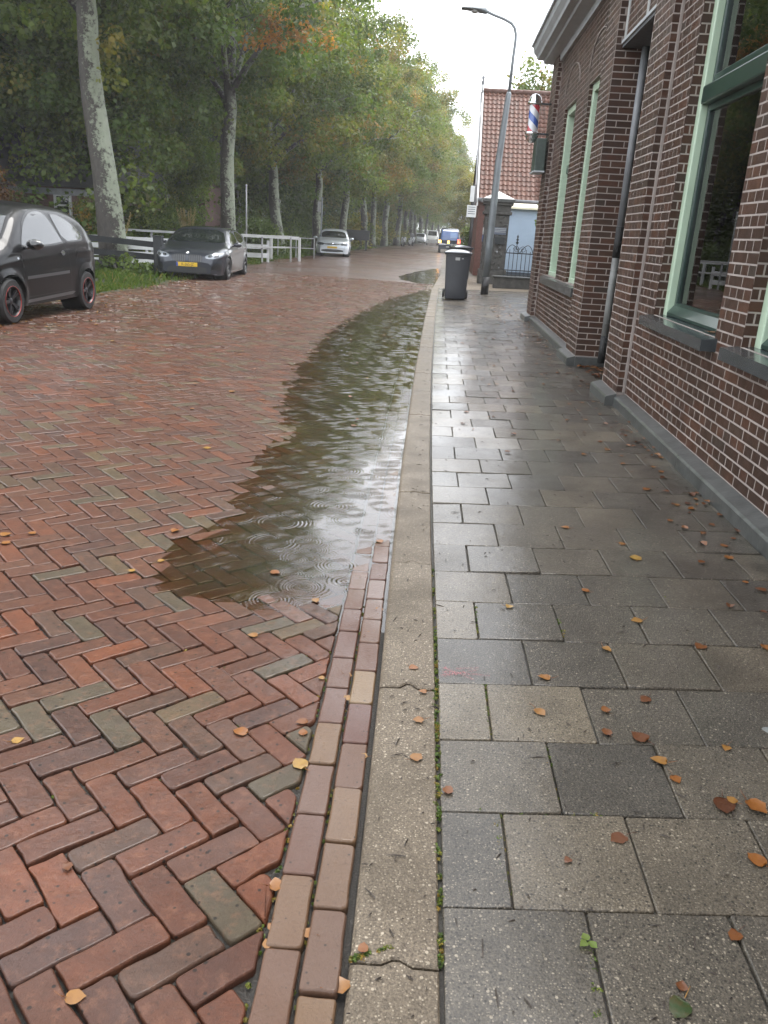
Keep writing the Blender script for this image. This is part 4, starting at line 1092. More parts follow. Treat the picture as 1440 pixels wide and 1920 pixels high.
bush('weed_clump', 'pale leafy weeds at the foot of the first lichen trunk', (-7.75, 20.0, .05), (.75, .4, .45), MAT['leaf_bright'], 14, 26, .10, 21, cat='weeds')

t = thing('unseen_added_hedge', 'unseen dark hedge added to darken the reflection in the black hatchback', 'hedge', (3.6, 22, .1))  # added out of view, gives the black hatchback's side something dark to reflect
q = rg.random((150, 3)) * np.array([1.2, 12.5, 2.5]) + np.array([-.2, -6.3, .1]); link('foliage', leaf_mesh('foliage', np.c_[q, rg.random(150), np.ones(150)], 110, .55, .15, MAT['leaf_dark'], seed=123), t)
mb = MB()
for k in range(8): mb.tube([(.4, -5.6 + 1.6 * k, 0), (.4, -5.5 + 1.6 * k, 2.0)], [.05, .02], n=6)
mb.build('stem', MAT['bark'], t)
# right-hand side trees
t = thing('round_tree', 'pale green tree showing above the tiled roof ridge', 'tree', (5.6, 47, 0), 0)
tr, lb = grow(91, height=11, fork=3.5, r0=.2, spread=3, nl=5); tr.build('trunk', MAT['bark'], t)
link('crown', leaf_mesh('crown', crown_clusters(91, 150, (0, 0, 8.0), (3.0, 2.8, 2.7), 4.5, shell=.2, hue=(.3, .8)), 60, .75, .17, MAT['leaf'], seed=91), t)
for lab, x, y, s, f in (('yellowing tree beyond the tiled house on the right pavement', 2.6, 80, .62, 4), ('second yellowing tree behind the house with white posts', 5.2, 104, .8, 4), ('dark evergreen hedge tree right of the blue van', 4.4, 62, .42, 3)):
    t = thing('street_tree', lab, 'tree', (x, y, 0), y, 'trees on the right side of the street'); t.scale = (s, s, s)
    link('trunk', FORMS[f][0], t)
    me = leaf_mesh('crown', crown_clusters(int(y), 170, (0, 0, 7.2), (4.2, 4.0, 5.6), 1.2, hue=(.3, .9)), 130, .9, .2, MAT['leaf_yellow'] if s > .5 else MAT['leaf_dark'], seed=int(y)); link('crown', me, t)
# ------------------------------------------------------------------ parked cars
def interp(ctrl, x):
    """smooth (monotone cubic) interpolation through control points"""
    xs = np.array([c[0] for c in ctrl], float); ys = np.array([c[1] for c in ctrl], float)
    h = np.diff(xs); dl = np.diff(ys) / h; m = np.zeros(len(xs))
    m[0], m[-1] = dl[0], dl[-1]
    for i in range(1, len(xs) - 1):
        if dl[i - 1] * dl[i] > 0:
            w1 = 2 * h[i] + h[i - 1]; w2 = h[i] + 2 * h[i - 1]; m[i] = (w1 + w2) / (w1 / dl[i - 1] + w2 / dl[i])
    x = np.atleast_1d(np.asarray(x, float)); i = np.clip(np.searchsorted(xs, x) - 1, 0, len(h) - 1)
    t = (x - xs[i]) / h[i]
    return (2 * t**3 - 3 * t**2 + 1) * ys[i] + (t**3 - 2 * t**2 + t) * h[i] * m[i] + (-2 * t**3 + 3 * t**2) * ys[i + 1] + (t**3 - t**2) * h[i] * m[i + 1]
def car_body(sp):
    """x runs nose (+) to tail (-); returns mesh builder of the shell"""
    L, Wd = sp['L'], sp['W']; xs = np.r_[np.linspace(-L / 2, -L / 2 + .10, 7), np.arange(-L / 2 + .13, L / 2 - .12, .03), np.linspace(L / 2 - .10, L / 2, 7)]
    zt = interp(sp['top'], xs); hw = interp(sp['plan'], xs); zlow = interp(sp['low'], xs); zbelt = interp(sp['belt'], xs)
    for ax in sp['axles']:
        r = sp['arch']; d = np.clip(r * r - (xs - ax) ** 2, 0, None) ** .5
        zlow = np.maximum(zlow, np.where(d > 0, sp['wr'] + d, 0))
    NS, NTp = 30, 9
    vs = []
    for x, top, w, lo, be in zip(xs, zt, hw, zlow, zbelt):
        lo = min(lo, top - .05)
        cab = max(0., top - be - .10)
        rr = min(.16 if cab < .08 else .13, (top - lo) * .45)
        sec = []
        for j in range(NS):
            k = j / (NS - 1); k = 1 - (1 - k) ** 1.35
            z = lo + (top - lo) * k
            yb = w * (1 - .085 * max(0, (.62 * be - z) / (.62 * be)) ** 1.5 - sp.get('lean', .10) * max(0, (min(z, be) - .70 * be) / be) ** 1.1)
            # shoulder crease and arch flare
            yb += sp.get('crease', .008) * math.exp(-((z - be * .88) / .035) ** 2)
            for ax in sp['axles']:
                dd = math.hypot(x - ax, z - sp['wr']); yb += .022 * math.exp(-((dd - sp['arch']) / .06) ** 2) * (z < be)
            y = yb - max(0, z - be) * sp.get('tumble', .42)
            if z > top - rr: y -= rr * (1 - max(0, 1 - ((z - (top - rr)) / rr) ** 2) ** .5)
            sec.append((x, max(y, .02), z))
        ye = sec[-1][1]
        for j in range(1, NTp + 1):
            f = j / NTp; sec.append((x, ye * (1 - f), top + sp.get('crown', .035) * (1 - (1 - f) ** 2) * min(1, ye / .4)))
        full = sec + [(a, -b, c) for a, b, c in sec[-2::-1]]
        vs.append(full)
    n = len(vs[0]); mb = MB(); fl = [p for s in vs for p in s]; fs = []
    for i in range(len(vs) - 1):
        for j in range(n - 1): fs.append((i * n + j, i * n + j + 1, (i + 1) * n + j + 1, (i + 1) * n + j))
    fs.append(tuple(range(n))); fs.append(tuple((len(vs) - 1) * n + j for j in range(n - 1, -1, -1)))
    mb.add(fl, fs, smooth=True); return mb
def decal(bvh, outline, axis, sign, off, step=.05, thick=.0):
    """flat outline pressed onto the shell along an axis; outline in the two other coordinates (y,z) or (x,z)"""
    bm = bmesh.new()
    def up(a, b): return (0, a, b) if axis == 'X' else (a, 0, b)
    bm.faces.new([bm.verts.new(up(a, b)) for a, b in outline])
    a0 = [p[0] for p in outline]; b0 = [p[1] for p in outline]
    for lo, hi, nrm, idx in ((min(a0), max(a0), (0, 1, 0) if axis == 'X' else (1, 0, 0), 1 if axis == 'X' else 0), (min(b0), max(b0), (0, 0, 1), 2)):
        v = lo + step
        while v < hi - 1e-4:
            co = [0, 0, 0]; co[idx] = v
            bmesh.ops.bisect_plane(bm, geom=bm.verts[:] + bm.edges[:] + bm.faces[:], plane_co=co, plane_no=nrm); v += step
    d = Vector((1, 0, 0)) * sign if axis == 'X' else Vector((0, 1, 0)) * sign
    for v in bm.verts:
        o = Vector(v.co); o += d * 6 - d * o.dot(d)
        hit = bvh.ray_cast(o, -d)
        if hit[0] is not None: v.co = hit[0] + (hit[1] if hit[1].dot(d) > 0 else -hit[1]) * off
        else: v.co = o - d * 6 + d * (.0)
    bm.normal_update()
    s = sum((f.normal for f in bm.faces), Vector())
    if s.dot(d) < 0: bmesh.ops.reverse_faces(bm, faces=bm.faces[:])
    if thick:
        pass
    bm.verts.index_update()
    out = ([tuple(v.co) for v in bm.verts], [[v.index for v in f.verts] for f in bm.faces]); bm.free(); return out
def oval(cx, cy, rx, ry, n=20, p=2.0):
    return [(cx + rx * math.copysign(abs(cos(2 * pi * i / n)) ** (2 / p), cos(2 * pi * i / n)), cy + ry * math.copysign(abs(sin(2 * pi * i / n)) ** (2 / p), sin(2 * pi * i / n))) for i in range(n)]
def smooth_poly(pts, it=2):
    for _ in range(it):
        q = []
        for i in range(len(pts)):
            a, b = pts[i], pts[(i + 1) % len(pts)]; q += [(a[0] * .75 + b[0] * .25, a[1] * .75 + b[1] * .25), (a[0] * .25 + b[0] * .75, a[1] * .25 + b[1] * .75)]
        pts = q
    return pts
def paint(name, col, metal=.0, rough=.4, coat=1.):
    t = NT(name); p = t.coord('Object'); n = t.noise(p, 260, 2)
    return t.pbr(col, rough, t.bump(n, .02, .0005), metal, .12, coat, .02)
def wheel(root, x, y, r, w, rim_mat, spoke_n, ring=None, side=1):
    mb = MB(); h = w / 2
    mb.lathe([(r * .66, -h), (r * .90, -h * 1.0), (r * .975, -h * .82), (r, -h * .55), (r, h * .55), (r * .975, h * .82), (r * .90, h), (r * .66, h), (r * .64, h * .5), (r * .64, -h)], n=36, axis='Y')
    wh = mb.build('wheel', MAT['rubber'], root, 40); wh.location = (x, y, r)
    rm = MB(); f = side * h * .86
    rm.lathe([(r * .67, side * h * .98), (r * .63, side * h * .80), (r * .60, side * h * .3), (r * .10, side * h * .2)], n=32, axis='Y', m=1)
    for i in range(spoke_n):
        for dd in (-.13, .13):
            a = 2 * pi * i / spoke_n + dd; b = 2 * pi * i / spoke_n + dd * .35
            p0 = Vector((cos(b) * r * .12, f * .80, sin(b) * r * .12)); p1 = Vector((cos(a) * r * .63, f, sin(a) * r * .63))
            t = Vector((-sin(a), 0, cos(a))) * r * .036
            rm.add([p0 - t, p0 + t, p1 + t, p1 - t, p0 - t - Vector((0, side * .03, 0)), p0 + t - Vector((0, side * .03, 0)), p1 + t - Vector((0, side * .03, 0)), p1 - t - Vector((0, side * .03, 0))],
                   [(0, 1, 2, 3), (0, 4, 5, 1), (1, 5, 6, 2), (2, 6, 7, 3), (3, 7, 4, 0)])
    rm.lathe([(.001, f * .88), (r * .10, f * .87), (r * .16, f * .74), (r * .17, f * .5)], n=16, axis='Y')
    rm.build('rim', [rim_mat, MAT['black']], wh, 40)
    if ring:
        rg_ = MB(); rg_.lathe([(r * .664, side * h * 1.0), (r * .668, side * h * 1.03), (r * .656, side * h * 1.04), (r * .650, side * h * .96)], n=40, axis='Y'); rg_.build('rim_ring', ring, wh)
    return wh
def text_mesh(body, size, mat, parent, loc, rot, name='lettering', ext=.0015, sx=1.):
    cu = bpy.data.curves.new(name, 'FONT'); cu.body = body; cu.size = size; cu.extrude = ext; cu.align_x = 'CENTER'; cu.align_y = 'CENTER'
    tmp = bpy.data.objects.new('tmp', cu); COL.objects.link(tmp)
    me = bpy.data.meshes.new_from_object(tmp.evaluated_get(bpy.context.evaluated_depsgraph_get())); bpy.data.objects.remove(tmp)
    me.materials.clear(); me.materials.append(mat); o = link(name, me, parent); o.location = loc; o.rotation_euler = rot; o.scale = (sx, 1, 1); return o
LAMPGLASS = simple('headlight_glass', (.22, .24, .26), .12, metal=.3, coat=1.)
DARKLAMP = simple('dark_lamp', (.03, .035, .04), .06, coat=1.)
YPLATE = simple('yellow_plate', (.70, .45, .02), .35)
PLBLUE = simple('plate_blue', (.02, .06, .35), .35)
def make_car(name, label, sp, pm, loc, rz, group='cars parked along the left road edge'):
    root = thing(name, label, 'car', loc, rz, group)
    bm_ = car_body(sp); body = bm_.build('body', pm, root, 38)
    bvh = BVHTree.FromPolygons([Vector(v) for v in bm_.v], bm_.f)
    def dec(nm, outline, axis, sign, off, mat, step=.06):
        v, f = decal(bvh, outline, axis, sign, off, step); mb = MB(); mb.add(v, f, smooth=True); return mb.build(nm, mat, root)
    for s in (-1, 1):
        for nm, ol, mat in sp['side']: dec(nm, ol, 'Y', s, .005 if mat is not MAT['black'] else .0035, mat)
    for nm, ol, mat in sp['front']: dec(nm, ol, 'X', 1, .006, mat, .04)
    for nm, ol, mat in sp['rear']: dec(nm, ol, 'X', -1, .006, mat, .05)
    r = sp['wr']
    for ax in sp['axles']:
        for s in (-1, 1): wheel(root, ax, s * (sp['W'] / 2 - .115), r, .20, sp['rim'], 5, sp.get('ring'), s)
    mb = MB(); mb.box((-sp['L'] / 2 + .25, -sp['W'] / 2 + .22, .17), (sp['L'] / 2 - .35, sp['W'] / 2 - .22, .55))
    for ax in sp['axles']: mb.lathe([(sp['arch'] - .012, -sp['W'] / 2 + .05), (sp['arch'] - .012, -sp['W'] / 2 + .34)], n=24, axis='Y', origin=(ax, 0, r)); mb.lathe([(sp['arch'] - .012, sp['W'] / 2 - .34), (sp['arch'] - .012, sp['W'] / 2 - .05)], n=24, axis='Y', origin=(ax, 0, r))
    mb.build('underbody', MAT['black'], root)
    for s in (-1, 1):
        mx_, mz = sp['mirror']; y0 = sp['W'] / 2 - .04
        m = MB(); b = len(m.v)
        bmq = bmesh.new(); bmesh.ops.create_uvsphere(bmq, u_segments=16, v_segments=10, radius=1)
        for v in bmq.verts: v.co = Vector((mx_ + v.co.x * .075 - abs(v.co.y) * .015, s * (y0 + .13) + v.co.y * .115, mz + v.co.z * .068))
        bmq.verts.index_update(); m.add([tuple(v.co) for v in bmq.verts], [[v.index for v in f.verts] for f in bmq.faces], smooth=True); bmq.free()
        m.tube([(mx_ + .02, s * (y0 - .02), mz - .05), (mx_ + .01, s * (y0 + .08), mz - .03)], .022, n=8)
        m.build('wing_mirror', sp.get('mirror_mat', pm), root)
    return root, bvh, dec

# --- small black three-door hatchback, nose towards the camera
SP1 = dict(L=3.44, W=1.62, wr=.285, arch=.325, axles=(1.05, -1.15),
    top=[(-1.72, .62), (-1.66, .90), (-1.55, 1.08), (-1.38, 1.26), (-1.12, 1.39), (-.7, 1.455), (-.2, 1.47), (.2, 1.44), (.48, 1.34), (.95, 1.03), (1.15, .93), (1.45, .82), (1.62, .70), (1.72, .52)],
    plan=[(-1.72, .60), (-1.60, .72), (-1.2, .79), (-.4, .80), (.6, .80), (1.2, .77), (1.55, .68), (1.72, .52)],
    low=[(-1.72, .40), (-1.55, .27), (-1.0, .22), (.9, .20), (1.5, .21), (1.72, .32)], belt=[(-1.72, .98), (-.8, .96), (.3, .90), (1.0, .86), (1.72, .70)], tumble=.36, crease=.012, crown=.03,
    rim=simple('dark_alloy', (.05, .05, .055), .3, metal=.6), ring=simple('red_rim_ring', (.40, .03, .02), .35), mirror=(.60, .97), mirror_mat=simple('black_mirror', (.010, .011, .012), .12, coat=.8))
d1 = smooth_poly([(.68, .925), (.58, 1.06), (.36, 1.26), (.12, 1.365), (-.16, 1.385), (-.30, 1.30), (-.44, 1.02), (-.45, .985)], 1)
d2 = smooth_poly([(-.52, 1.0), (-.41, 1.28), (-.40, 1.36), (-.66, 1.335), (-.95, 1.23), (-1.14, 1.09), (-1.12, 1.03), (-.90, 1.01)], 1)
def grow_poly(p, k):
    cx = sum(a for a, b in p) / len(p); cz = sum(b for a, b in p) / len(p)
    return [(a + math.copysign(k, a - cx), b + math.copysign(k, b - cz)) for a, b in p]
SEAM = simple('panel_gap', (.003, .003, .003), .6)
STRIP = simple('grey_moulding', (.07, .075, .08), .3, coat=.3)
def line(pts, w):
    """thin band along points in (x,z)"""
    a = []; b = []
    for i, p in enumerate(pts):
        q0, q1 = Vector(pts[max(i - 1, 0)]), Vector(pts[min(i + 1, len(pts) - 1)]); t = (q1 - q0).normalized(); n = Vector((-t.y, t.x)) * w / 2
        a.append(tuple(Vector(p) + n)); b.append(tuple(Vector(p) - n))
    return a + b[::-1]
SP1['side'] = [('window_seal', grow_poly(d1, .022), MAT['black']), ('window', d1, MAT['carglass']), ('window_seal', grow_poly(d2, .020), MAT['black']), ('window', d2, MAT['carglass']),
    ('door_gap', line([(.70, .90), (.74, .80), (.73, .55), (.70, .30)], .008), SEAM), ('door_gap', line([(-.47, .97), (-.56, .84), (-.60, .60), (-.62, .32)], .008), SEAM), ('sill_gap', line([(.70, .31), (-.62, .33)], .008), SEAM),
    ('side_moulding', [(.66, .535), (.66, .575), (-.55, .605), (-.55, .565)], STRIP), ('sill_strip', [(.66, .235), (.66, .275), (-.66, .31), (-.74, .30), (-.66, .265)], STRIP),
    ('door_handle', oval(-.40, .845, .055, .036, 16), STRIP), ('handle_bar', oval(-.385, .85, .06, .014, 14), MAT['chrome']), ('side_repeater', oval(.83, .80, .022, .014, 10), LAMPGLASS), ('fuel_flap', [], None)]
SP1['side'] = [s for s in SP1['side'] if s[2] is not None]
SP1['front'] = [('windscreen', smooth_poly([(-.60, 1.08), (-.50, 1.37), (.50, 1.37), (.60, 1.08), (.62, .98), (-.62, .98)], 1), MAT['carglass']), ('headlight', smooth_poly([(-.66, .62), (-.66, .74), (-.50, .80), (-.42, .68), (-.48, .60)], 2), LAMPGLASS), ('headlight', smooth_poly([(.66, .62), (.66, .74), (.50, .80), (.42, .68), (.48, .60)], 2), LAMPGLASS),
    ('grille', smooth_poly([(-.40, .33), (-.36, .50), (.36, .50), (.40, .33)], 1), MAT['black'])]
SP1['rear'] = [('rear_window', smooth_poly([(-.56, 1.02), (-.48, 1.30), (.48, 1.30), (.56, 1.02)], 1), MAT['carglass']), ('tail_light', smooth_poly([(-.70, .74), (-.68, 1.04), (-.62, 1.06), (-.60, .74)], 1), simple('tail_red', (.40, .02, .02), .08, coat=1.)), ('tail_light', smooth_poly([(.70, .74), (.68, 1.04), (.62, 1.06), (.60, .74)], 1), bpy.data.materials['tail_red'])]
make_car('black_hatchback', 'glossy black three-door hatchback with red-ringed wheels parked nose towards us', SP1, paint('black_car_paint', (.004, .004, .005), coat=.5), (-6.13, 11.20, .055), radians(-91.0))

# --- dark grey hatchback with twin grille, three quarter front
SP2 = dict(L=4.32, W=1.80, wr=.325, arch=.362, axles=(1.33, -1.34),
    top=[(-2.16, .62), (-2.10, .92), (-2.0, 1.06), (-1.78, 1.24), (-1.4, 1.37), (-.8, 1.425), (-.2, 1.432), (.15, 1.40), (.45, 1.29), (1.0, 1.00), (1.25, .935), (1.8, .84), (2.03, .74), (2.12, .64), (2.16, .50)],
    plan=[(-2.16, .66), (-2.0, .79), (-1.5, .875), (-.4, .89), (.8, .89), (1.4, .875), (1.85, .82), (2.06, .72), (2.16, .60)],
    low=[(-2.16, .40), (-2.0, .27), (-1.0, .20), (1.0, .18), (1.8, .17), (2.08, .165), (2.16, .22)], belt=[(-2.16, 1.02), (-1, .97), (.3, .93), (1.2, .86), (2.16, .70)], tumble=.44, crease=.016,
    rim=simple('grey_alloy', (.22, .23, .24), .25, metal=.8), mirror=(.62, .98))
w1 = smooth_poly([(.80, .965), (.42, 1.22), (.10, 1.335), (-.22, 1.355), (-.28, .995)], 1)
w2 = smooth_poly([(-.36, 1.0), (-.31, 1.355), (-.95, 1.33), (-1.38, 1.20), (-1.30, 1.04)], 1)
SP2['side'] = [('window_seal', grow_poly(w1, .02), MAT['black']), ('window', w1, MAT['carglass']), ('window_seal', grow_poly(w2, .02), MAT['black']), ('window', w2, MAT['carglass']),
    ('door_gap', line([(.84, .93), (.90, .8), (.88, .5), (.80, .28)], .008), SEAM), ('door_gap', line([(-.31, .96), (-.34, .28)], .008), SEAM), ('door_gap', line([(-1.28, 1.0), (-1.12, .75), (-.98, .5), (-.95, .28)], .008), SEAM),
    ('door_handle', oval(-.18, .86, .085, .016, 14), STRIP), ('door_handle', oval(-1.06, .89, .085, .016, 14), STRIP), ('sill_strip', [(.92, .20), (.92, .235), (-.94, .25), (-.94, .215)], LAMPGLASS), ('front_light_side', smooth_poly([(2.10, .66), (2.02, .75), (1.78, .78), (1.86, .70)], 1), LAMPGLASS)]
kid = lambda s: smooth_poly([(s * .035, .50), (s * .035, .68), (s * .12, .715), (s * .36, .695), (s * .385, .60), (s * .30, .505)], 1)
hl = lambda s: smooth_poly([(s * .47, .60), (s * .43, .69), (s * .62, .74), (s * .82, .785), (s * .84, .74), (s * .70, .615)], 1)
led = lambda s, c: smooth_poly([(s * (c - .05), .635), (s * (c - .045), .70), (s * (c + .05), .715), (s * (c + .055), .65)], 2)
vent = lambda s: smooth_poly([(s * .55, .33), (s * .70, .50), (s * .80, .47), (s * .80, .34), (s * .64, .29)], 1)
SP2['front'] = [('windscreen', smooth_poly([(-.70, 1.10), (-.57, 1.345), (0, 1.375), (.57, 1.345), (.70, 1.10), (.72, 1.01), (0, 1.02), (-.72, 1.01)], 1), MAT['carglass']),
    ('grille', kid(-1), MAT['black']), ('grille', kid(1), MAT['black']), ('headlight', hl(-1), LAMPGLASS), ('headlight', hl(1), LAMPGLASS),
    ('lower_intake', smooth_poly([(-.52, .25), (-.44, .40), (.44, .40), (.52, .25), (.40, .225), (-.40, .225)], 1), MAT['black']), ('side_intake', vent(-1), MAT['black']), ('side_intake', vent(1), MAT['black']),
    ('splitter', [(-.72, .19), (-.70, .21), (.70, .21), (.72, .19)], LAMPGLASS)]
SP2['rear'] = [('rear_window', smooth_poly([(-.56, 1.08), (-.48, 1.30), (.48, 1.30), (.56, 1.08)], 1), MAT['carglass']), ('tail_light', smooth_poly([(-.80, .80), (-.78, .95), (-.5, .93), (-.52, .80)], 1), bpy.data.materials['tail_red']), ('tail_light', smooth_poly([(.80, .80), (.78, .95), (.5, .93), (.52, .80)], 1), bpy.data.materials['tail_red'])]
g2, bv2, dec2 = make_car('grey_hatchback', 'dark grey hatchback with twin black grille and yellow plate facing us', SP2, paint('grey_car_paint', (.030, .034, .042), .45, .3), (-6.32, 22.3, .03), radians(-86))
g2.scale = (.99, .99, .88)
for s in (-1, 1):
    for c in (.56, .70): dec2('lamp_unit', led(s, c), 'X', 1, .010, DARKLAMP, .03)
    for i in range(6):
        yb = s * (.065 + i * .052); v, f = decal(bv2, [(yb, .515), (yb + .014, .515), (yb + .014, .685), (yb, .685)], 'X', 1, .016, .05); mb = MB(); mb.add(v, f); mb.build('grille_bar', STRIP, g2)
mb = MB(); mb.lathe([(.001, .022), (.034, .018), (.040, .004), (.040, 0)], n=20, axis='X', m=0); bd = mb.build('badge', MAT['chrome'], g2); bd.location = (2.085, 0, .745); bd.rotation_euler = (0, radians(-35), 0)
def plate(root, x, z, text, tilt=0.):
    mb = MB(); mb.bbox((-.008, -.26, -.055), (.008, .26, .055), bev=.004); pl = mb.build('number_plate', YPLATE, root); pl.location = (x, 0, z); pl.rotation_euler = (0, tilt, 0)
    mb = MB(); mb.box((.0085, -.258, -.052), (.0105, -.215, .052)); mb.build('plate_band', PLBLUE, pl)
    text_mesh(text, .105, MAT['black'], pl, (.0095, .022, -.002), (pi / 2, 0, pi / 2), sx=.80)
plate(g2, 2.19, .44, 'K-265-JZ')

# --- silver hatchback farther on
SP3 = dict(SP2); SP3.update(L=4.25, W=1.79, wr=.315, arch=.35, axles=(1.30, -1.33),
    top=[(-2.125, .62), (-2.07, .95), (-1.95, 1.12), (-1.7, 1.32), (-1.2, 1.44), (-.6, 1.475), (-.1, 1.47), (.25, 1.42), (.55, 1.30), (1.05, 1.01), (1.3, .945), (1.85, .84), (2.0, .76), (2.09, .64), (2.125, .50)], rim=simple('silver_alloy', (.45, .46, .48), .25, metal=.8))
hl3 = lambda s: smooth_poly([(s * .42, .62), (s * .44, .72), (s * .66, .75), (s * .80, .76), (s * .82, .68), (s * .70, .60)], 1)
SP3['front'] = [SP2['front'][0], ('grille', smooth_poly([(-.44, .63), (-.44, .70), (.44, .70), (.44, .63)], 1), MAT['black']), ('headlight', hl3(-1), DARKLAMP), ('headlight', hl3(1), DARKLAMP), ('lower_intake', smooth_poly([(-.60, .25), (-.55, .40), (.55, .40), (.60, .25)], 1), MAT['black']),
    ('grille_strip', [(-.42, .662), (-.42, .674), (.42, .674), (.42, .662)], MAT['chrome'])]
g3, bv3, dec3 = make_car('silver_hatchback', 'silver hatchback with yellow plate parked far up the left road edge', SP3, paint('silver_car_paint', (.42, .45, .48), .55, .3), (-5.85, 46.0, .05), radians(-85))
g3.scale = (1, 1, .93)
plate(g3, 2.17, .50, 'L-184-PB') if False else None
mb = MB(); mb.bbox((-.008, -.26, -.055), (.008, .26, .055), bev=.004); pl = mb.build('number_plate', YPLATE, g3); pl.location = (2.16, 0, .50)
mb = MB(); mb.lathe([(.001, .022), (.05, .018), (.06, .004), (.06, 0)], n=20, axis='X'); bd = mb.build('badge', MAT['chrome'], g3); bd.location = (2.08, 0, .70); bd.rotation_euler = (0, radians(-15), 0)

# --- dark blue van seen from behind, lamps lit
van = thing('blue_van', 'dark blue van with lit amber and red rear lamps seen from behind', 'van', (.66, 71.0, .05), radians(90))
mb = MB()
sec = [(-2.3, .80, .30, 1.0), (-2.25, .86, .26, 1.35), (-2.12, .87, .26, 1.72), (-1.8, .87, .24, 1.93), (0, .88, .24, 1.97), (.8, .87, .24, 1.85), (1.35, .86, .24, 1.22), (2.0, .82, .26, 1.0), (2.25, .68, .32, .70)]
vs = []; 
for x, w, lo, tp in sec:
    be = min(1.08, tp - .04); vs.append([(x, -w * .96, lo), (x, -w, .6), (x, -w, be), (x, -w * .84, tp - .08), (x, -w * .70, tp), (x, w * .70, tp), (x, w * .84, tp - .08), (x, w, be), (x, w, .6), (x, w * .96, lo)])
n = 10; mb.add([p for s in vs for p in s], [(i * n + j, i * n + j + 1, (i + 1) * n + j + 1, (i + 1) * n + j) for i in range(len(vs) - 1) for j in range(n - 1)] + [tuple(range(n)), tuple((len(vs) - 1) * n + j for j in range(n - 1, -1, -1))])
vb = mb.build('body', paint('van_paint', (.018, .025, .040), .2), van, 30)
vbvh = BVHTree.FromPolygons([Vector(v) for v in mb.v], mb.f)
def vd(nm, ol, mat, off=.012):
    v, f = decal(vbvh, ol, 'X', -1, off, .1); q = MB(); q.add(v, f); return q.build(nm, mat, van)
def emit(name, col, s):
    t = NT(name); e = t.n('Emission', Strength=s); e.inputs[0].default_value = (*col, 1); t.l(e.outputs[0], t.out.inputs[0]); return t.m
vd('tailgate', [(-.72, 1.02), (-.62, 1.80), (.62, 1.80), (.72, 1.02)], simple('blue_tailgate', (.035, .10, .30), .2, coat=.8))
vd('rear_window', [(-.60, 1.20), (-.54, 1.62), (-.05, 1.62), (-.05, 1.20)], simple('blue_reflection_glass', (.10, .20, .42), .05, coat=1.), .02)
vd('tail_light', [(-.86, .80), (-.86, 1.12), (-.66, 1.12), (-.66, .80)], emit('brake_red', (1., .10, .05), 2.2), .02)
vd('indicator', [(.66, .80), (.66, 1.0), (.86, 1.0), (.86, .80)], emit('amber_lamp', (1., .45, .08), 3.), .02)
vd('warning_lamp', [(-.02, .78), (-.02, .98), (.14, .98), (.14, .78)], bpy.data.materials['amber_lamp'], .02)
vd('bumper_strip', [(-.80, .68), (-.80, .74), (.80, .74), (.80, .68)], MAT['chrome'], .02)
vd('number_plate', [(-.24, .46), (-.24, .56), (.24, .56), (.24, .46)], MAT['greywhite'], .02)
for x in (-1.45, 1.4):
    for s in (-1, 1): wheel(van, x, s * .76, .33, .2, SP2['rim'], 5, None, s)
# --- white van far off and a second pale car
def far_car(name, label, cat, loc, pm, h=1.9):
    c = thing(name, label, cat, loc, radians(-90)); q = MB()
    sc = [(-2.2, .78, .3, h * .8), (-2.0, .85, .26, h * .96), (.6, .87, .24, h), (1.2, .86, .24, h * .66), (1.9, .80, .26, h * .52), (2.15, .66, .30, h * .38)]
    vv = [[(x, -w, lo), (x, -w, tp * .6), (x, -w * .82, tp - .05), (x, -w * .7, tp), (x, w * .7, tp), (x, w * .82, tp - .05), (x, w, tp * .6), (x, w, lo)] for x, w, lo, tp in sc]
    q.add([p for s in vv for p in s], [(i * 8 + j, i * 8 + j + 1, (i + 1) * 8 + j + 1, (i + 1) * 8 + j) for i in range(5) for j in range(7)] + [tuple(range(8)), tuple(40 + j for j in range(7, -1, -1))]); q.build('body', pm, c, 30)
    bb = BVHTree.FromPolygons([Vector(v) for v in q.v], q.f)
    for nm, ol, m in (('windscreen', [(-.62, h * .64), (-.55, h * .93), (.55, h * .93), (.62, h * .64)], MAT['carglass']), ('headlight', [(-.75, .62), (-.75, .78), (-.45, .78), (-.45, .62)], LAMPGLASS), ('headlight', [(.75, .62), (.75, .78), (.45, .78), (.45, .62)], LAMPGLASS)):
        v, f = decal(bb, ol, 'X', 1, .02, .2); e = MB(); e.add(v, f); e.build(nm, m, c)
    for x in (-1.4, 1.35):
        for s in (-1, 1): wheel(c, x, s * .75, .31, .2, SP2['rim'], 5, None, s)
far_car('white_van', 'white van with lit front coming from the hazy street end', 'van', (-1.25, 118, .05), paint('white_car_paint', (.7, .71, .70)), 1.95)
far_car('pale_car', 'pale car parked at the left edge beneath the hazy trees', 'car', (-3.25, 132, .05), paint('pale_car_paint', (.5, .53, .55)), 1.5)
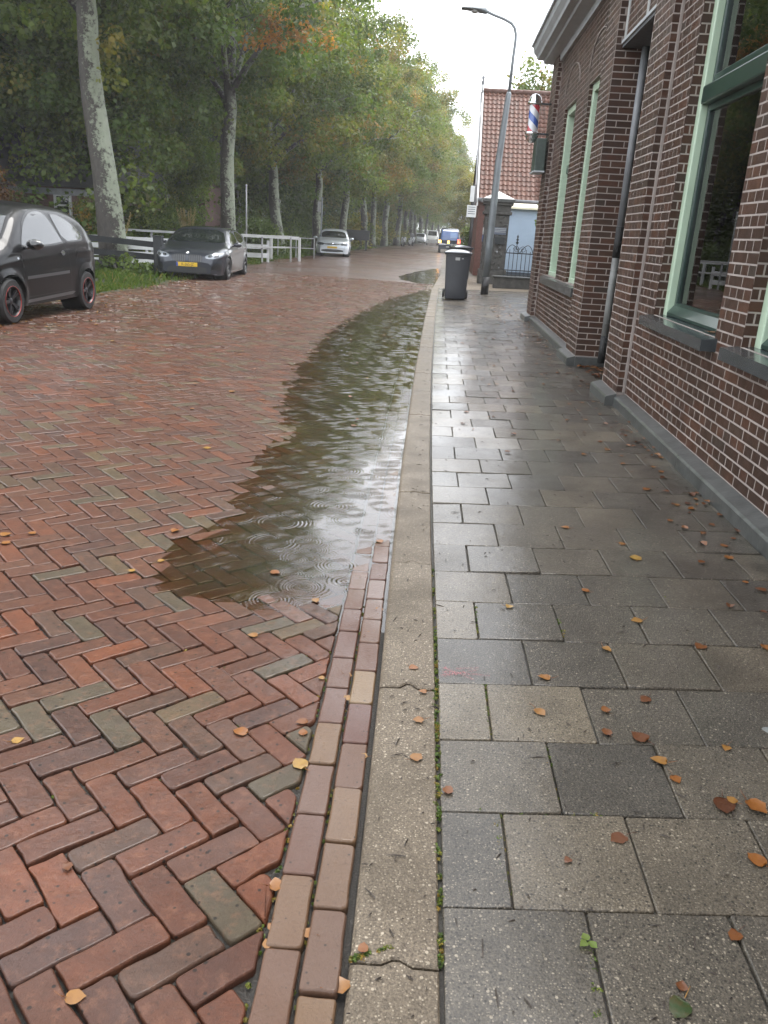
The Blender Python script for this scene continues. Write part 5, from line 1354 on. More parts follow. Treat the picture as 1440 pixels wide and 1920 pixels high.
# --- two scooters by the trunks
def scooter(label, loc, rz, col, cover=False):
    s = thing('motor_scooter', label, 'scooter', loc, rz, 'scooters parked between the trunks')
    for x in (-.62, .62):
        q = MB(); q.lathe([(.12, -.05), (.22, -.055), (.25, -.03), (.25, .03), (.22, .055), (.12, .05), (.12, -.05)], n=20, axis='Y', origin=(x, 0, .25)); q.build('wheel', MAT['rubber'], s)
    p = paint('scooter_paint', col)
    q = MB(); q.tube([(-.75, 0, .62), (-.5, 0, .55), (-.15, 0, .45), (-.05, 0, .30), (.30, 0, .30), (.42, 0, .55), (.50, 0, .95)], [.10, .17, .19, .14, .12, .13, .07], n=12); q.build('body', p, s)
    q = MB(); q.tube([(-.78, 0, .80), (-.45, 0, .79), (-.05, 0, .77)], [.09, .14, .10], n=10); q.build('seat', MAT['black'], s)
    q = MB(); q.tube([(.50, 0, .90), (.62, 0, .28)], .035, n=8); q.tube([(.44, -.32, 1.02), (.50, 0, 1.0), (.44, .32, 1.02)], .02, n=8); q.build('handlebar', MAT['black'], s)
    q = MB(); q.lathe([(.001, .05), (.07, .03), (.085, -.02)], n=14, axis='X', origin=(.58, 0, .93)); q.build('headlight', LAMPGLASS, s)
    q = MB(); q.tube([(.40, -.2, .5), (.44, -.22, .8), (.46, -.16, 1.0)], [.05, .08, .05], n=8); q.tube([(.40, .2, .5), (.44, .22, .8), (.46, .16, 1.0)], [.05, .08, .05], n=8); q.build('leg_shield', p, s)
    if cover:
        q = MB(); q.add([(.36, -.26, 1.0), (.36, .26, 1.0), (.30, .24, 1.42), (.30, -.24, 1.42)], [(0, 1, 2, 3)]); q.build('windshield', MAT['black'], s)
scooter('black and white scooter beside the grey trunk', (-4.15, 92.0, .02), radians(-78), (.55, .56, .56))
scooter('dark scooter with tall black windshield and white leg shields', (-3.45, 97.0, .02), radians(-70), (.6, .62, .64), True)
# dark hand cart behind the silver car
ct = thing('garden_cart', 'dark handcart standing on the verge past the silver car', 'cart', (-6.35, 62.5, .0), radians(10))
q = MB(); q.bbox((-1.0, -.5, .75), (1.0, .5, 1.45), bev=.04); q.build('box', MAT['blackwood'], ct)
for s in (-1, 1):
    q = MB(); q.lathe([(.40, -.03), (.45, -.035), (.45, .035), (.40, .03), (.40, -.03)], n=24, axis='Y', origin=(0, s * .6, .45)); q.build('wheel', MAT['rubber'], ct)
for x in (-.8, .8):
    q = MB(); q.bbox((x - .05, -.4, 0), (x + .05, .4, .76), bev=.01); q.build('leg', MAT['blackwood'], ct)
# ------------------------------------------------------------------ fences and railings on the left
fence = thing('black_fence', 'tarred black post and rail fence at the ditch beside the first trunk', 'fence', (-8.0, 20, 0))
def local(o, w): return tuple(Vector(w) - o.location)
FP = [(-9.9, 19.2, 1.20), (-8.62, 19.8, 1.02), (-7.12, 20.9, 1.00)]
for (x, y, h) in FP:
    mb = MB(); mb.bbox(local(fence, (x - .105, y - .105, -.05)), local(fence, (x + .105, y + .105, h)), bev=.014); mb.bbox(local(fence, (x - .12, y - .12, h)), local(fence, (x + .12, y + .12, h + .03)), bev=.010)
    mb.build('post', MAT['blackwood'], fence)
for (a, b) in ((0, 1), (1, 2)):
    A, B = FP[a], FP[b]
    for k, (za, zb) in enumerate(((1.02, .90), (.74, .60), (.46, .34))):
        if a == 1: za, zb = zb + .02, zb - .10
        mb = MB(); v0 = Vector(local(fence, (A[0], A[1] + .02, za))); v1 = Vector(local(fence, (B[0], B[1] + .02, zb))); t = (v1 - v0).normalized(); n = Vector((0, 0, 1)); s = t.cross(n)
        vs = []
        for p in (v0, v1):
            for (aa, bb) in ((-.03, -.07), (.03, -.07), (.03, .07), (-.03, .07)): vs.append(p + s * aa + n * bb)
        mb.add(vs, [(0, 1, 2, 3), (7, 6, 5, 4), (0, 4, 5, 1), (1, 5, 6, 2), (2, 6, 7, 3), (3, 7, 4, 0)]); mb.build('rail', MAT['blackwood'], fence)
def board(mb, p0, p1, h, th):
    v0, v1 = Vector(p0), Vector(p1); t = (v1 - v0).normalized(); n = Vector((0, 0, 1)); s = t.cross(n).normalized(); vs = []
    for p in (v0, v1):
        for (aa, bb) in ((-th, -h), (th, -h), (th, h), (-th, h)): vs.append(p + s * aa + n * bb)
    mb.add(vs, [(0, 3, 2, 1), (4, 5, 6, 7), (0, 1, 5, 4), (1, 2, 6, 5), (2, 3, 7, 6), (3, 0, 4, 7)])
def railing(name, label, pts, rails, post_h, mat, pw=.05, hh=.07, top=None, n_between=1, group='white railings by the ditch'):
    r = thing(name, label, 'railing', (pts[0][0], pts[0][1], 0), 0, group)
    for (a, b) in zip(pts[:-1], pts[1:]):
        for z in rails:
            mb = MB(); board(mb, local(r, (a[0], a[1], z)), local(r, (b[0], b[1], z)), hh, .018); mb.build('rail', mat, r)
        if top:
            mb = MB(); board(mb, local(r, (a[0], a[1], top)), local(r, (b[0], b[1], top)), .035, .06); mb.build('top_rail', MAT['greywhite'], r)
        for i in range(n_between + 1):
            k = i / n_between
            x, y = a[0] + (b[0] - a[0]) * k, a[1] + (b[1] - a[1]) * k
            mb = MB(); mb.bbox(local(r, (x - pw, y + .03, 0)), local(r, (x + pw, y + .03 + 2 * pw, post_h)), bev=.006); mb.build('post', mat, r)
    return r
railing('white_railing', 'white four-board railing behind the black fence', [(-12.2, 25.0), (-8.3, 26.4)], (.12, .34, .56, .78), .86, MAT['white'], .035, .075, n_between=4)
railing('grey_railing', 'long weathered grey handrail running behind the grey car', [(-12.4, 27.2), (-8.4, 28.2), (-6.1, 34.0)], (.62,), 1.0, MAT['greywhite'], .03, .03, top=1.03, n_between=3)
railing('white_railing', 'short white two-board railing just right of the grey car', [(-8.6, 31.6), (-6.75, 32.6)], (.30, .62), .86, MAT['white'], .045, .085, n_between=2)
railing('white_railing', 'white railing with high top board ending at a single post', [(-8.2, 34.4), (-5.95, 35.2)], (.98,), 1.0, MAT['white'], .05, .06, n_between=2)
railing('dark_railing', 'thin dark railing beside the forked tree', [(-7.6, 39.0), (-5.95, 39.4)], (.5, .95), 1.0, MAT['greywhite'], .02, .02, n_between=2, group=None)
# poles
p = thing('white_pole', 'thin white pole standing behind the grey car', 'pole', (-8.38, 36, 0))
mb = MB(); mb.tube([(0, 0, 0), (0, 0, 2.95)], .032, n=8); mb.build('shaft', MAT['greywhite'], p); mb = MB(); mb.lathe([(.034, 2.95), (.040, 2.96), (.03, 3.0), (.001, 3.01)], n=8); mb.build('cap', MAT['white'], p)
p = thing('sign_post', 'grey pole with small sign seen edge on left of the silver car', 'sign post', (-6.45, 45.0, 0))
mb = MB(); mb.tube([(0, 0, 0), (.03, 0, 2.98)], .04, n=8); mb.build('shaft', MAT['galv'], p)
mb = MB(); mb.bbox((-.20, -.02, 2.25), (.02, .0, 2.75), bev=.006); mb.build('sign_plate', MAT['greywhite'], p)
# brick house half hidden in the wood
MAT['hbrick'] = simple('far_house_brick', (.10, .047, .038), .7, noise=.3, nscale=12)
MAT['wroof'] = simple('dark_slate_roof', (.03, .03, .03), .6, noise=.3, nscale=6)
def wood_house(label, loc, w, d, h, wins, rz=0):
    H = thing('wood_house', label, 'house', loc, rz, 'brick houses among the trees')
    mb = MB(); mb.box((0, 0, 0), (w, d, h)); mb.build('wall', MAT['hbrick'], H)
    mb = MB(); mb.prism([(0, 0), (1, 0), (.5, 1)], 0, 1); mb = MB()
    mb.add([(-.3, -.4, h), (w + .3, -.4, h), (w + .3, d + .4, h), (-.3, d + .4, h), (-.3, d / 2, h + 2.6), (w + .3, d / 2, h + 2.6)], [(0, 1, 5, 4), (2, 3, 4, 5), (0, 4, 3), (1, 2, 5), (0, 3, 2, 1)]); mb.build('roof', MAT['wroof'], H)
    for (a, b, z0, z1) in wins:
        mb = MB(); mb.box((a, -.06, z0), (a + .09, -.002, z1)); mb.box((b - .09, -.06, z0), (b, -.002, z1)); mb.box((a + .09, -.06, z1 - .09), (b - .09, -.002, z1)); mb.box((a + .09, -.06, z0), (b - .09, -.002, z0 + .09)); mb.box((a + .09, -.05, (z0 + z1) / 2 + .3), (b - .09, -.002, (z0 + z1) / 2 + .36))
        fr = mb.build('window', MAT['greywhite'], H)
        mb = MB(); mb.box((a + .09, -.02, z0 + .09), (b - .09, -.004, z1 - .09)); mb.build('pane', MAT['carglass'], fr)
    mb = MB(); mb.box((-.1, -.10, h - .25), (w + .1, -.003, h - .05)); mb.build('cornice', MAT['zinc'], H)
    return H
wood_house('dark red brick house with tall white-framed window left of the first trunk', (-15.2, 27.8, .1), 3.85, 6, 2.15, [(2.25, 2.85, .55, 1.95), (3.22, 3.36, 1.4, 1.75)])
wood_house('brick house with white windows glimpsed above the fern shrub', (-13.4, 38.2, .1), 2.6, 5, 3.0, [(.7, 1.3, 1.2, 2.5), (1.7, 2.3, 1.2, 2.5)])

# ------------------------------------------------------------------ wheelie bin on the pavement edge
bn = thing('wheelie_bin', 'dark grey wheelie bin standing at the kerb with lid shut', 'wheelie bin', (.40, 18.85, .082), radians(0))
mb = MB(); rings = []
for z, w, d0, d1 in ((0, .20, -.24, .17), (.02, .225, -.265, .20), (.06, .235, -.275, .235), (.30, .243, -.283, .262), (.80, .262, -.302, .295), (.955, .268, -.310, .305), (.957, .295, -.335, .33), (1.005, .298, -.338, .333)):
    r = []
    for (sx, sy) in ((1, -1), (1, 1), (-1, 1), (-1, -1)):
        cx = sx * (w - .03); cy = (d1 - .03) if sy > 0 else (d0 + .03)
        for k in range(4):
            a0 = {(1, -1): -90, (1, 1): 0, (-1, 1): 90, (-1, -1): 180}[(sx, sy)]; a = radians(a0 + 30 * k); r.append((cx + .03 * cos(a), cy + .03 * sin(a), z))
    rings.append(r)
n = 16; mb.add([p for r in rings for p in r], [(i * n + j, i * n + (j + 1) % n, (i + 1) * n + (j + 1) % n, (i + 1) * n + j) for i in range(len(rings) - 1) for j in range(n)] + [tuple(range(n - 1, -1, -1)), tuple((len(rings) - 1) * n + j for j in range(n))], smooth=True)
mb.build('body', MAT['binplastic'], bn, 35)
mb = MB(); xs = np.linspace(-.305, .305, 9); ys = np.linspace(-.375, .30, 7); g_ = []
for y in ys:
    for x in xs:
        e = max(abs(x) / .305, 0) ** 4; f = abs((y + .04) / .34) ** 4
        g_.append((x, y, 1.012 + .055 * (1 - e) * (1 - min(1, f))))
nx = 9; mb.add(g_, [(j * nx + i, j * nx + i + 1, (j + 1) * nx + i + 1, (j + 1) * nx + i) for j in range(6) for i in range(8)], smooth=True)
mb.bbox((-.312, -.385, .985), (.312, .31, 1.013), bev=.010)
mb.build('lid', MAT['lidplastic'], bn, 40)
mb = MB(); mb.tube([(-.26, .36, 1.03), (.26, .36, 1.03)], .016, n=8); mb.build('handle', MAT['binplastic'], bn)
for s in (-1, 1):
    mb = MB(); mb.tube([(s * .20, .30, 1.0), (s * .20, .365, 1.035)], .02, n=8); mb.build('handle_bracket', MAT['binplastic'], bn)
    mb = MB(); mb.lathe([(.001, -.022), (.07, -.025), (.098, -.02), (.10, 0), (.098, .02), (.07, .025), (.001, .022)], n=22, axis='X', origin=(s * .265, .215, .10)); mb.build('wheel', MAT['rubber'], bn)
mb = MB(); mb.box((-.055, -.3085, .845), (.045, -.3055, .905)); lb_ = mb.build('sticker', MAT['greywhite'], bn)
mb = MB(); mb.box((.085, -.3085, .875), (.125, -.3055, .895)); mb.build('number_sticker', MAT['greywhite'], bn)
b2 = dup(bn, (.66, 27.4, .09), .35, 'second dark bin beyond the first against the brick corner'); bn['group'] = b2['group'] = 'wheelie bins on the pavement'

# ------------------------------------------------------------------ leaning street lamp
lp = thing('street_lamp', 'grey leaning street lamp with curved arm over the pavement', 'street lamp', (1.176, 20.9, .09))
ax = [(0, 0, 0), (.004, 0, .40)]
mb = MB(); mb.tube([(0, 0, -.02), (.004, 0, .42)], [.096, .093], n=16); mb.build('base_sleeve', MAT['darkpost'], lp)
mb = MB(); mb.tube([(.004, 0, .42), (.010, 0, 1.17), (.048, 0, 3.10), (.120, 0, 4.30), (.137, 0, 4.51), (.139, 0, 4.56)], [.090, .088, .078, .066, .062, .045], n=16); mb.build('shaft', MAT['galv'], lp)
mb = MB(); A = [(.139, 0, 4.54), (.158, 0, 5.25), (.175, 0, 5.60), (.168, 0, 5.74), (.13, 0, 5.86), (.05, 0, 5.95), (-.13, 0, 6.03), (-.36, 0, 6.10), (-.54, 0, 6.165)]
mb.tube(A, [.036, .034, .033, .033, .032, .032, .031, .031, .034], n=12); mb.build('arm', MAT['galv'], lp)
mb = MB(); hx = [(-.52, .035, .05, 6.15), (-.56, .085, .075, 6.165), (-.66, .12, .075, 6.18), (-.85, .125, .05, 6.195), (-1.04, .12, .035, 6.20), (-1.11, .10, .028, 6.20)]
vs = []
for x, hy, hz, z in hx:
    for k in range(12):
        a = 2 * pi * k / 12; vs.append((x, hy * cos(a), z + hz * sin(a) * (1.0 if sin(a) > 0 else .75)))
mb.add(vs, [(i * 12 + j, i * 12 + (j + 1) % 12, (i + 1) * 12 + (j + 1) % 12, (i + 1) * 12 + j) for i in range(5) for j in range(12)] + [tuple(range(11, -1, -1)), tuple(60 + j for j in range(12))], smooth=True)
mb.build('lamp_head', MAT['galv'], lp, 40)
mb = MB(); mb.lathe([(.001, -.045), (.06, -.04), (.095, -.01), (.10, .01)], n=16, origin=(-.80, 0, 6.165)); mb.build('lamp_glass', MAT['greywhite'], lp)

# ------------------------------------------------------------------ tiled house, gate pillar and gate
MAT['rbrick'] = mat_wall_like = simple('red_house_brick', (.16, .065, .048), .65, noise=.3, nscale=14, bump=.004)
hs = thing('tiled_house', 'brick house with steep red pantile roof and pale blue door', 'house', (1.25, 31.0, .1))
RX0, RX1, EY, RY, EZ, RZ = -.05, 8.2, -.35, 3.55, 2.62, 6.62
def RP_(u, k, off=0.):                # point on the roof slope: u along the eave, k from eave to ridge
    sl = Vector((0, RY - EY, RZ - EZ)).normalized(); nn = Vector((0, -sl.z, sl.y)); a = Vector((RX0 + u, EY, EZ)) + Vector((0, RY - EY, RZ - EZ)) * k
    return a + nn * off
mb = MB(); mb.box((0, 0, -.1), (.62, .30, 2.55)); mb.box((.62, .06, 2.10), (8.1, .30, 2.55)); mb.box((2.05, .06, -.1), (8.1, .30, 2.10)); mb.box((0, .30, -.1), (8.1, 7.1, 2.55))
mb.add([(0, .0, 2.55), (0, 7.1, 2.55), (0, 3.55, 6.45), (8.1, 0, 2.55), (8.1, 7.1, 2.55), (8.1, 3.55, 6.45)], [(0, 2, 1), (3, 4, 5)])
hw_ = mb.build('wall', MAT['rbrick'], hs)
mb = MB(); mb.add([RP_(0, 0), RP_(RX1, 0), RP_(RX1, 1), RP_(0, 1)], [(0, 1, 2, 3)]); b_ = RP_(0, 0); mb.add([(RX0, 7.45, EZ), (RX0 + RX1, 7.45, EZ), RP_(RX1, 1), RP_(0, 1)], [(3, 2, 1, 0)])
rf_ = mb.build('roof', MAT['soil'], hs)
tw, th_ = .165, 1 / 24.0
def tile_mesh():
    mb = MB(); prof = [(x * .70, h * .85) for x, h in ((-.005, .028), (.035, .050), (.075, .030), (.12, .006), (.17, .006), (.205, .022), (.245, .040))]; vs = []
    sl = Vector((0, RY - EY, RZ - EZ)); Ls = sl.length * th_ * 1.14; sl.normalize(); nn = Vector((0, -sl.z, sl.y))
    for t, lift in ((0, .030), (Ls, .004)):
        for x, h in prof: vs.append(Vector((x, 0, 0)) + sl * t + nn * (h + lift))
    for x, h in prof: vs.append(Vector((x, 0, 0)) + nn * (h + .012))
    n = len(prof); mb.add(vs, [(i, i + 1, n + i + 1, n + i) for i in range(n - 1)] + [(2 * n + i, 2 * n + i + 1, i + 1, i) for i in range(n - 1)], smooth=True, tint=(0, 0, 0, 1)); return mb
tmb = tile_mesh(); tme = tmb.mesh('roof_tile', MAT['roofred'], 40); rest = MB(); cnt = 0
for i in range(int(RX1 / tw)):
    for k in range(24):
        p = RP_(i * tw + .03, k * th_)
        if i < 12:
            o = link('roof_tile', tme, rf_); o.location = p + Vector((0, 0, random.uniform(-.003, .003))); o.rotation_euler = (random.gauss(0, .004), random.gauss(0, .006), 0)
        else: rest.add([Vector(v) + p for v in tmb.v], tmb.f, tint=(random.random(), 0, 0, 1), smooth=True)
tag(rest.build('roof_tile', MAT['roofred'], rf_), kind='stuff')
mb = MB()
for i in range(28):
    a = RP_(i * .30, 1) + Vector((0, 0, .02)); mb.lathe([(.105, 0), (.12, .015), (.11, .30)], n=12, axis='X', origin=a)
mb.build('ridge_tiles', MAT['roofred'], hs)
mb = MB(); board(mb, (RX0 - .02, EY - .02, EZ - .10), (RX0 - .02, RY, RZ - .07), .13, .025); mb.build('verge_board', MAT['white'], hs)
mb = MB(); board(mb, (RX0 - .09, EY + .1, EZ - .05), (RX0 - .09, RY, RZ - .05), .05, .03); mb.build('verge_trim', MAT['zinc'], hs)
mb = MB(); mb.tube([(RX0, EY - .06, EZ - .02), (RX1, EY - .06, EZ - .02)], .065, n=10); mb.build('eaves_gutter', MAT['zinc'], hs)
mb = MB(); mb.tube([(-.10, RY - .1, RZ - .4), (-.10, RY - .1, RZ + .35), (-.10, RY - .1, RZ + .95)], [.03, .022, .008], n=8); mb.lathe([(.012, -.16), (.075, -.05), (.03, .05), (.07, .12), (.012, .2)], n=10, origin=(-.10, RY - .1, RZ + .34)); mb.build('finial', MAT['zinc'], hs)
mb = MB(); mb.bbox((.95, -1.85, .26), (2.22, -1.75, 2.30), bev=.01); dr_ = mb.build('door', MAT['blue'], hs)
mb = MB(); mb.bbox((.93, -1.86, -.02), (2.24, -1.74, .26), bev=.01); mb.build('door_foot', simple('slate_blue', (.05, .065, .085), .5), hs)
mb = MB(); mb.bbox((.88, -1.88, .0), (.95, -1.70, 2.32), bev=.006); mb.build('door_frame', MAT['white'], hs)
mb = MB(); mb.bbox((2.22, -1.88, .0), (2.29, -1.70, 2.32), bev=.006); mb.build('door_frame', MAT['white'], hs)
mb = MB(); mb.box((.88, -1.70, 0), (2.29, .0, 2.30)); mb.build('porch_body', MAT['rbrick'], hs)
mb = MB(); mb.add([(.80, -2.06, 2.30), (2.5, -2.06, 2.30), (2.5, -2.06, 2.36), (.80, -2.06, 2.36), (.80, -1.7, 2.30), (2.5, -1.7, 2.30), (2.5, -1.4, 2.50), (.72, -1.4, 2.50)], [(0, 1, 2, 3), (3, 2, 6, 7), (0, 4, 5, 1), (0, 3, 7, 4)]); mb.build('canopy', MAT['cream'], hs)
# old gate pillar with rubble faces
gp = thing('gate_pillar', 'dark rubble gate pillar with stepped cap and house number plate', 'gate pillar', (1.62, 25.9, .1))
MAT['rubble'] = simple('dark_rubble', (.055, .052, .046), .75, noise=.5, nscale=10, bump=.01)
mb = MB(); mb.bbox((-.42, -.36, -.1), (.42, .36, .42), bev=.02); mb.build('base', MAT['rubble'], gp)
mb = MB(); mb.bbox((-.36, -.31, .42), (.36, .31, 2.0), bev=.015); sh_ = mb.build('shaft', MAT['rubble'], gp)
for i in range(120):
    s = random.random() < .55; z = random.uniform(.46, 1.96); r = random.uniform(.025, .05)
    if s: c = (-.36, random.uniform(-.28, .28), z)
    else: c = (random.uniform(-.33, .33), -.31, z)
    mb = MB(); mb.lathe([(.001, -r * .5), (r * .8, -r * .3), (r, 0), (r * .75, r * .35), (.001, r * .5)], n=6, axis='X' if s else 'Y', origin=c, tint=(random.random(), .5, .5, 1))
    o = mb.build('rubble_stone', MAT['rubble'] if random.random() < .5 else MAT['stone'] if random.random() < .8 else MAT['zinc'], sh_)
for z0, z1, e in ((2.0, 2.09, .04), (2.09, 2.26, .0), (2.26, 2.34, .06), (2.34, 2.44, .10)):
    mb = MB(); mb.bbox((-.38 - e, -.33 - e, z0), (.38 + e, .33 + e, z1), bev=.012); mb.build('cap_course', MAT['rubble'] if z0 != 2.34 else MAT['stone'], gp)
mb = MB(); mb.add([(-.46, -.41, 2.442), (.46, -.41, 2.442), (.46, .41, 2.442), (-.46, .41, 2.442), (0, 0, 2.66)], [(0, 1, 4), (1, 2, 4), (2, 3, 4), (3, 0, 4)]); mb.build('cap_top', MAT['greywhite'], gp)
mb = MB(); mb.bbox((-.06, -.345, 1.44), (.30, -.318, 1.64), bev=.004); pt_ = mb.build('number_plate', simple('slate_plate', (.10, .12, .16), .3), gp)
for k in range(3):
    mb = MB(); mb.box((-.045, -.3495, 1.60 - .045 * k), (.285, -.346, 1.615 - .045 * k)); mb.build('plate_line', MAT['greywhite'], pt_)
mb = MB(); mb.bbox((-.03, -.36, 1.16), (.28, -.33, 1.38), bev=.01); mb.build('letter_box', MAT['iron'], gp)
mb = MB(); mb.bbox((-.385, -.20, 1.42), (-.366, .02, 1.62), bev=.003); mb.build('white_sign', MAT['white'], gp)
mb = MB(); mb.bbox((-.385, -.20, 1.22), (-.366, .02, 1.40), bev=.003); mb.build('blue_sign', simple('sign_blue', (.03, .10, .32), .3), gp)
# low wall and iron gate
lw = thing('low_wall', 'low mossy stone wall under the iron gate', 'wall', (2.25, 23.7, .1))
mb = MB(); mb.bbox((-.70, -.16, -.1), (3.2, .16, .30), bev=.015); mb.build('body', MAT['rubble'], lw)
mb = MB(); mb.bbox((-.74, -.20, .302), (3.2, .20, .345), bev=.01); mb.build('coping', MAT['stone'], lw)
gt = thing('iron_gate', 'black wrought iron garden gate with scrolled top before the blue door', 'gate', (2.22, 23.75, .445))
for i in range(7):
    x = -.40 + i * .115; mb = MB(); mb.tube([(x, 0, 0), (x, 0, .68 + .09 * sin(pi * i / 6))], .010, n=6); mb.build('bar', MAT['iron'], gt)
for z in (.02, .16, .62):
    mb = MB(); mb.bbox((-.45, -.012, z - .014), (.42, .012, z + .014), bev=.003); mb.build('rail', MAT['iron'], gt)
mb = MB(); mb.bbox((.40, -.03, -.05), (.46, .03, .88), bev=.006); mb.lathe([(.001, .955), (.035, .92), (.04, .90), (.02, .88)], n=10, origin=(.43, 0, 0)); mb.build('gate_post', MAT['iron'], gt)
for (x0, s) in ((-.40, 1), (.38, -1)):
    mb = MB(); pts = [(x0 + s * (.02 + .36 * k), 0, .64 + .20 * sin(pi * k ** .8)) for k in np.linspace(0, 1, 14)]; mb.tube(pts, .011, n=6)
    c = Vector((x0 + s * .30, 0, .72)); mb.tube([c + Vector((cos(a) * (.02 + .008 * a), 0, sin(a) * (.02 + .008 * a))) for a in np.linspace(0, 3 * pi, 22)], .008, n=5); mb.build('scroll', MAT['iron'], gt)
mb = MB(); mb.tube([(-.10, 0, .70), (-.10, 0, 1.06)], .012, n=6); mb.lathe([(.012, .86), (.045, .90), (.012, .94), (.04, .98), (.012, 1.02), (.03, 1.06), (.001, 1.12)], n=8, origin=(-.10, 0, 0)); mb.build('finial', MAT['iron'], gt)
# small street sign on a dark post beyond the bin
sp_ = thing('street_sign', 'small white sign on a dark post past the wheelie bin', 'sign', (.98, 29.2, .1))
mb = MB(); mb.tube([(0, 0, 0), (.03, 0, 3.0)], .06, n=10); mb.build('post', MAT['darkpost'], sp_)
mb = MB(); mb.bbox((-.19, -.09, 1.96), (.13, -.065, 2.34), bev=.006); sg = mb.build('sign_plate', MAT['white'], sp_)
for k in range(4):
    mb = MB(); mb.box((-.15, -.093, 2.27 - k * .07), (.09, -.0905, 2.295 - k * .07)); mb.build('sign_line', MAT['galv'], sg)
mb = MB(); mb.bbox((-.12, -.08, 2.45), (.02, -.06, 2.95), bev=.006); mb.build('upper_plate', MAT['white'], sp_)
# clipped dark hedge bush on the right pavement side
bush('corner_hedge', 'dark clipped hedge column behind the small street sign', (1.55, 40, .1), (.65, .7, 2.7), MAT['leaf_dark'], 40, 130, .10, 55, cat='hedge')
# far houses with white posts
def far_house(label, loc, w, h, seed):
    H = thing('far_house', label, 'house', loc, 0, 'far houses on the right side')
    mb = MB(); mb.box((0, 0, 0), (w, 7, h)); mb.add([(0, 0, h), (w, 0, h), (w / 2, 0, h + 3.0), (0, 7, h), (w, 7, h), (w / 2, 7, h + 3.0)], [(0, 1, 2), (3, 5, 4)]); mb.build('wall', simple('far_house_wall%d' % seed, (.13, .10, .11), .7, noise=.2), H)
    mb = MB(); mb.add([(-.2, -.2, h - .2), (w / 2, -.2, h + 3.1), (w / 2, 7.2, h + 3.1), (-.2, 7.2, h - .2)], [(0, 1, 2, 3)]); mb.add([(w + .2, -.2, h - .2), (w / 2, -.2, h + 3.1), (w / 2, 7.2, h + 3.1), (w + .2, 7.2, h - .2)], [(3, 2, 1, 0)]); mb.build('roof', MAT['roofred'], H)
    for x in (.25, 1.2):
        mb = MB(); mb.box((x, -.5, 0), (x + .42, -.1, h)); mb.build('white_post', MAT['white'], H)
    mb = MB(); mb.box((.1, -.55, h), (2.0, -.02, h + .8)); mb.build('balcony', MAT['cream'], H)
    for x in (2.4, 3.8):
        mb = MB(); mb.box((x, -.05, 1.0), (x + 1, -.004, 2.6)); f = mb.build('window', MAT['white'], H); mb = MB(); mb.box((x + .1, -.07, 1.1), (x + .9, -.052, 2.5)); mb.build('pane', MAT['carglass'], f)
far_house('far house with two tall white posts above the blue van', (1.75, 112, .1), 5.5, 4.4, 1)
far_house('farther gabled house behind the white posts house', (3.6, 128, .1), 6.5, 4.2, 2)
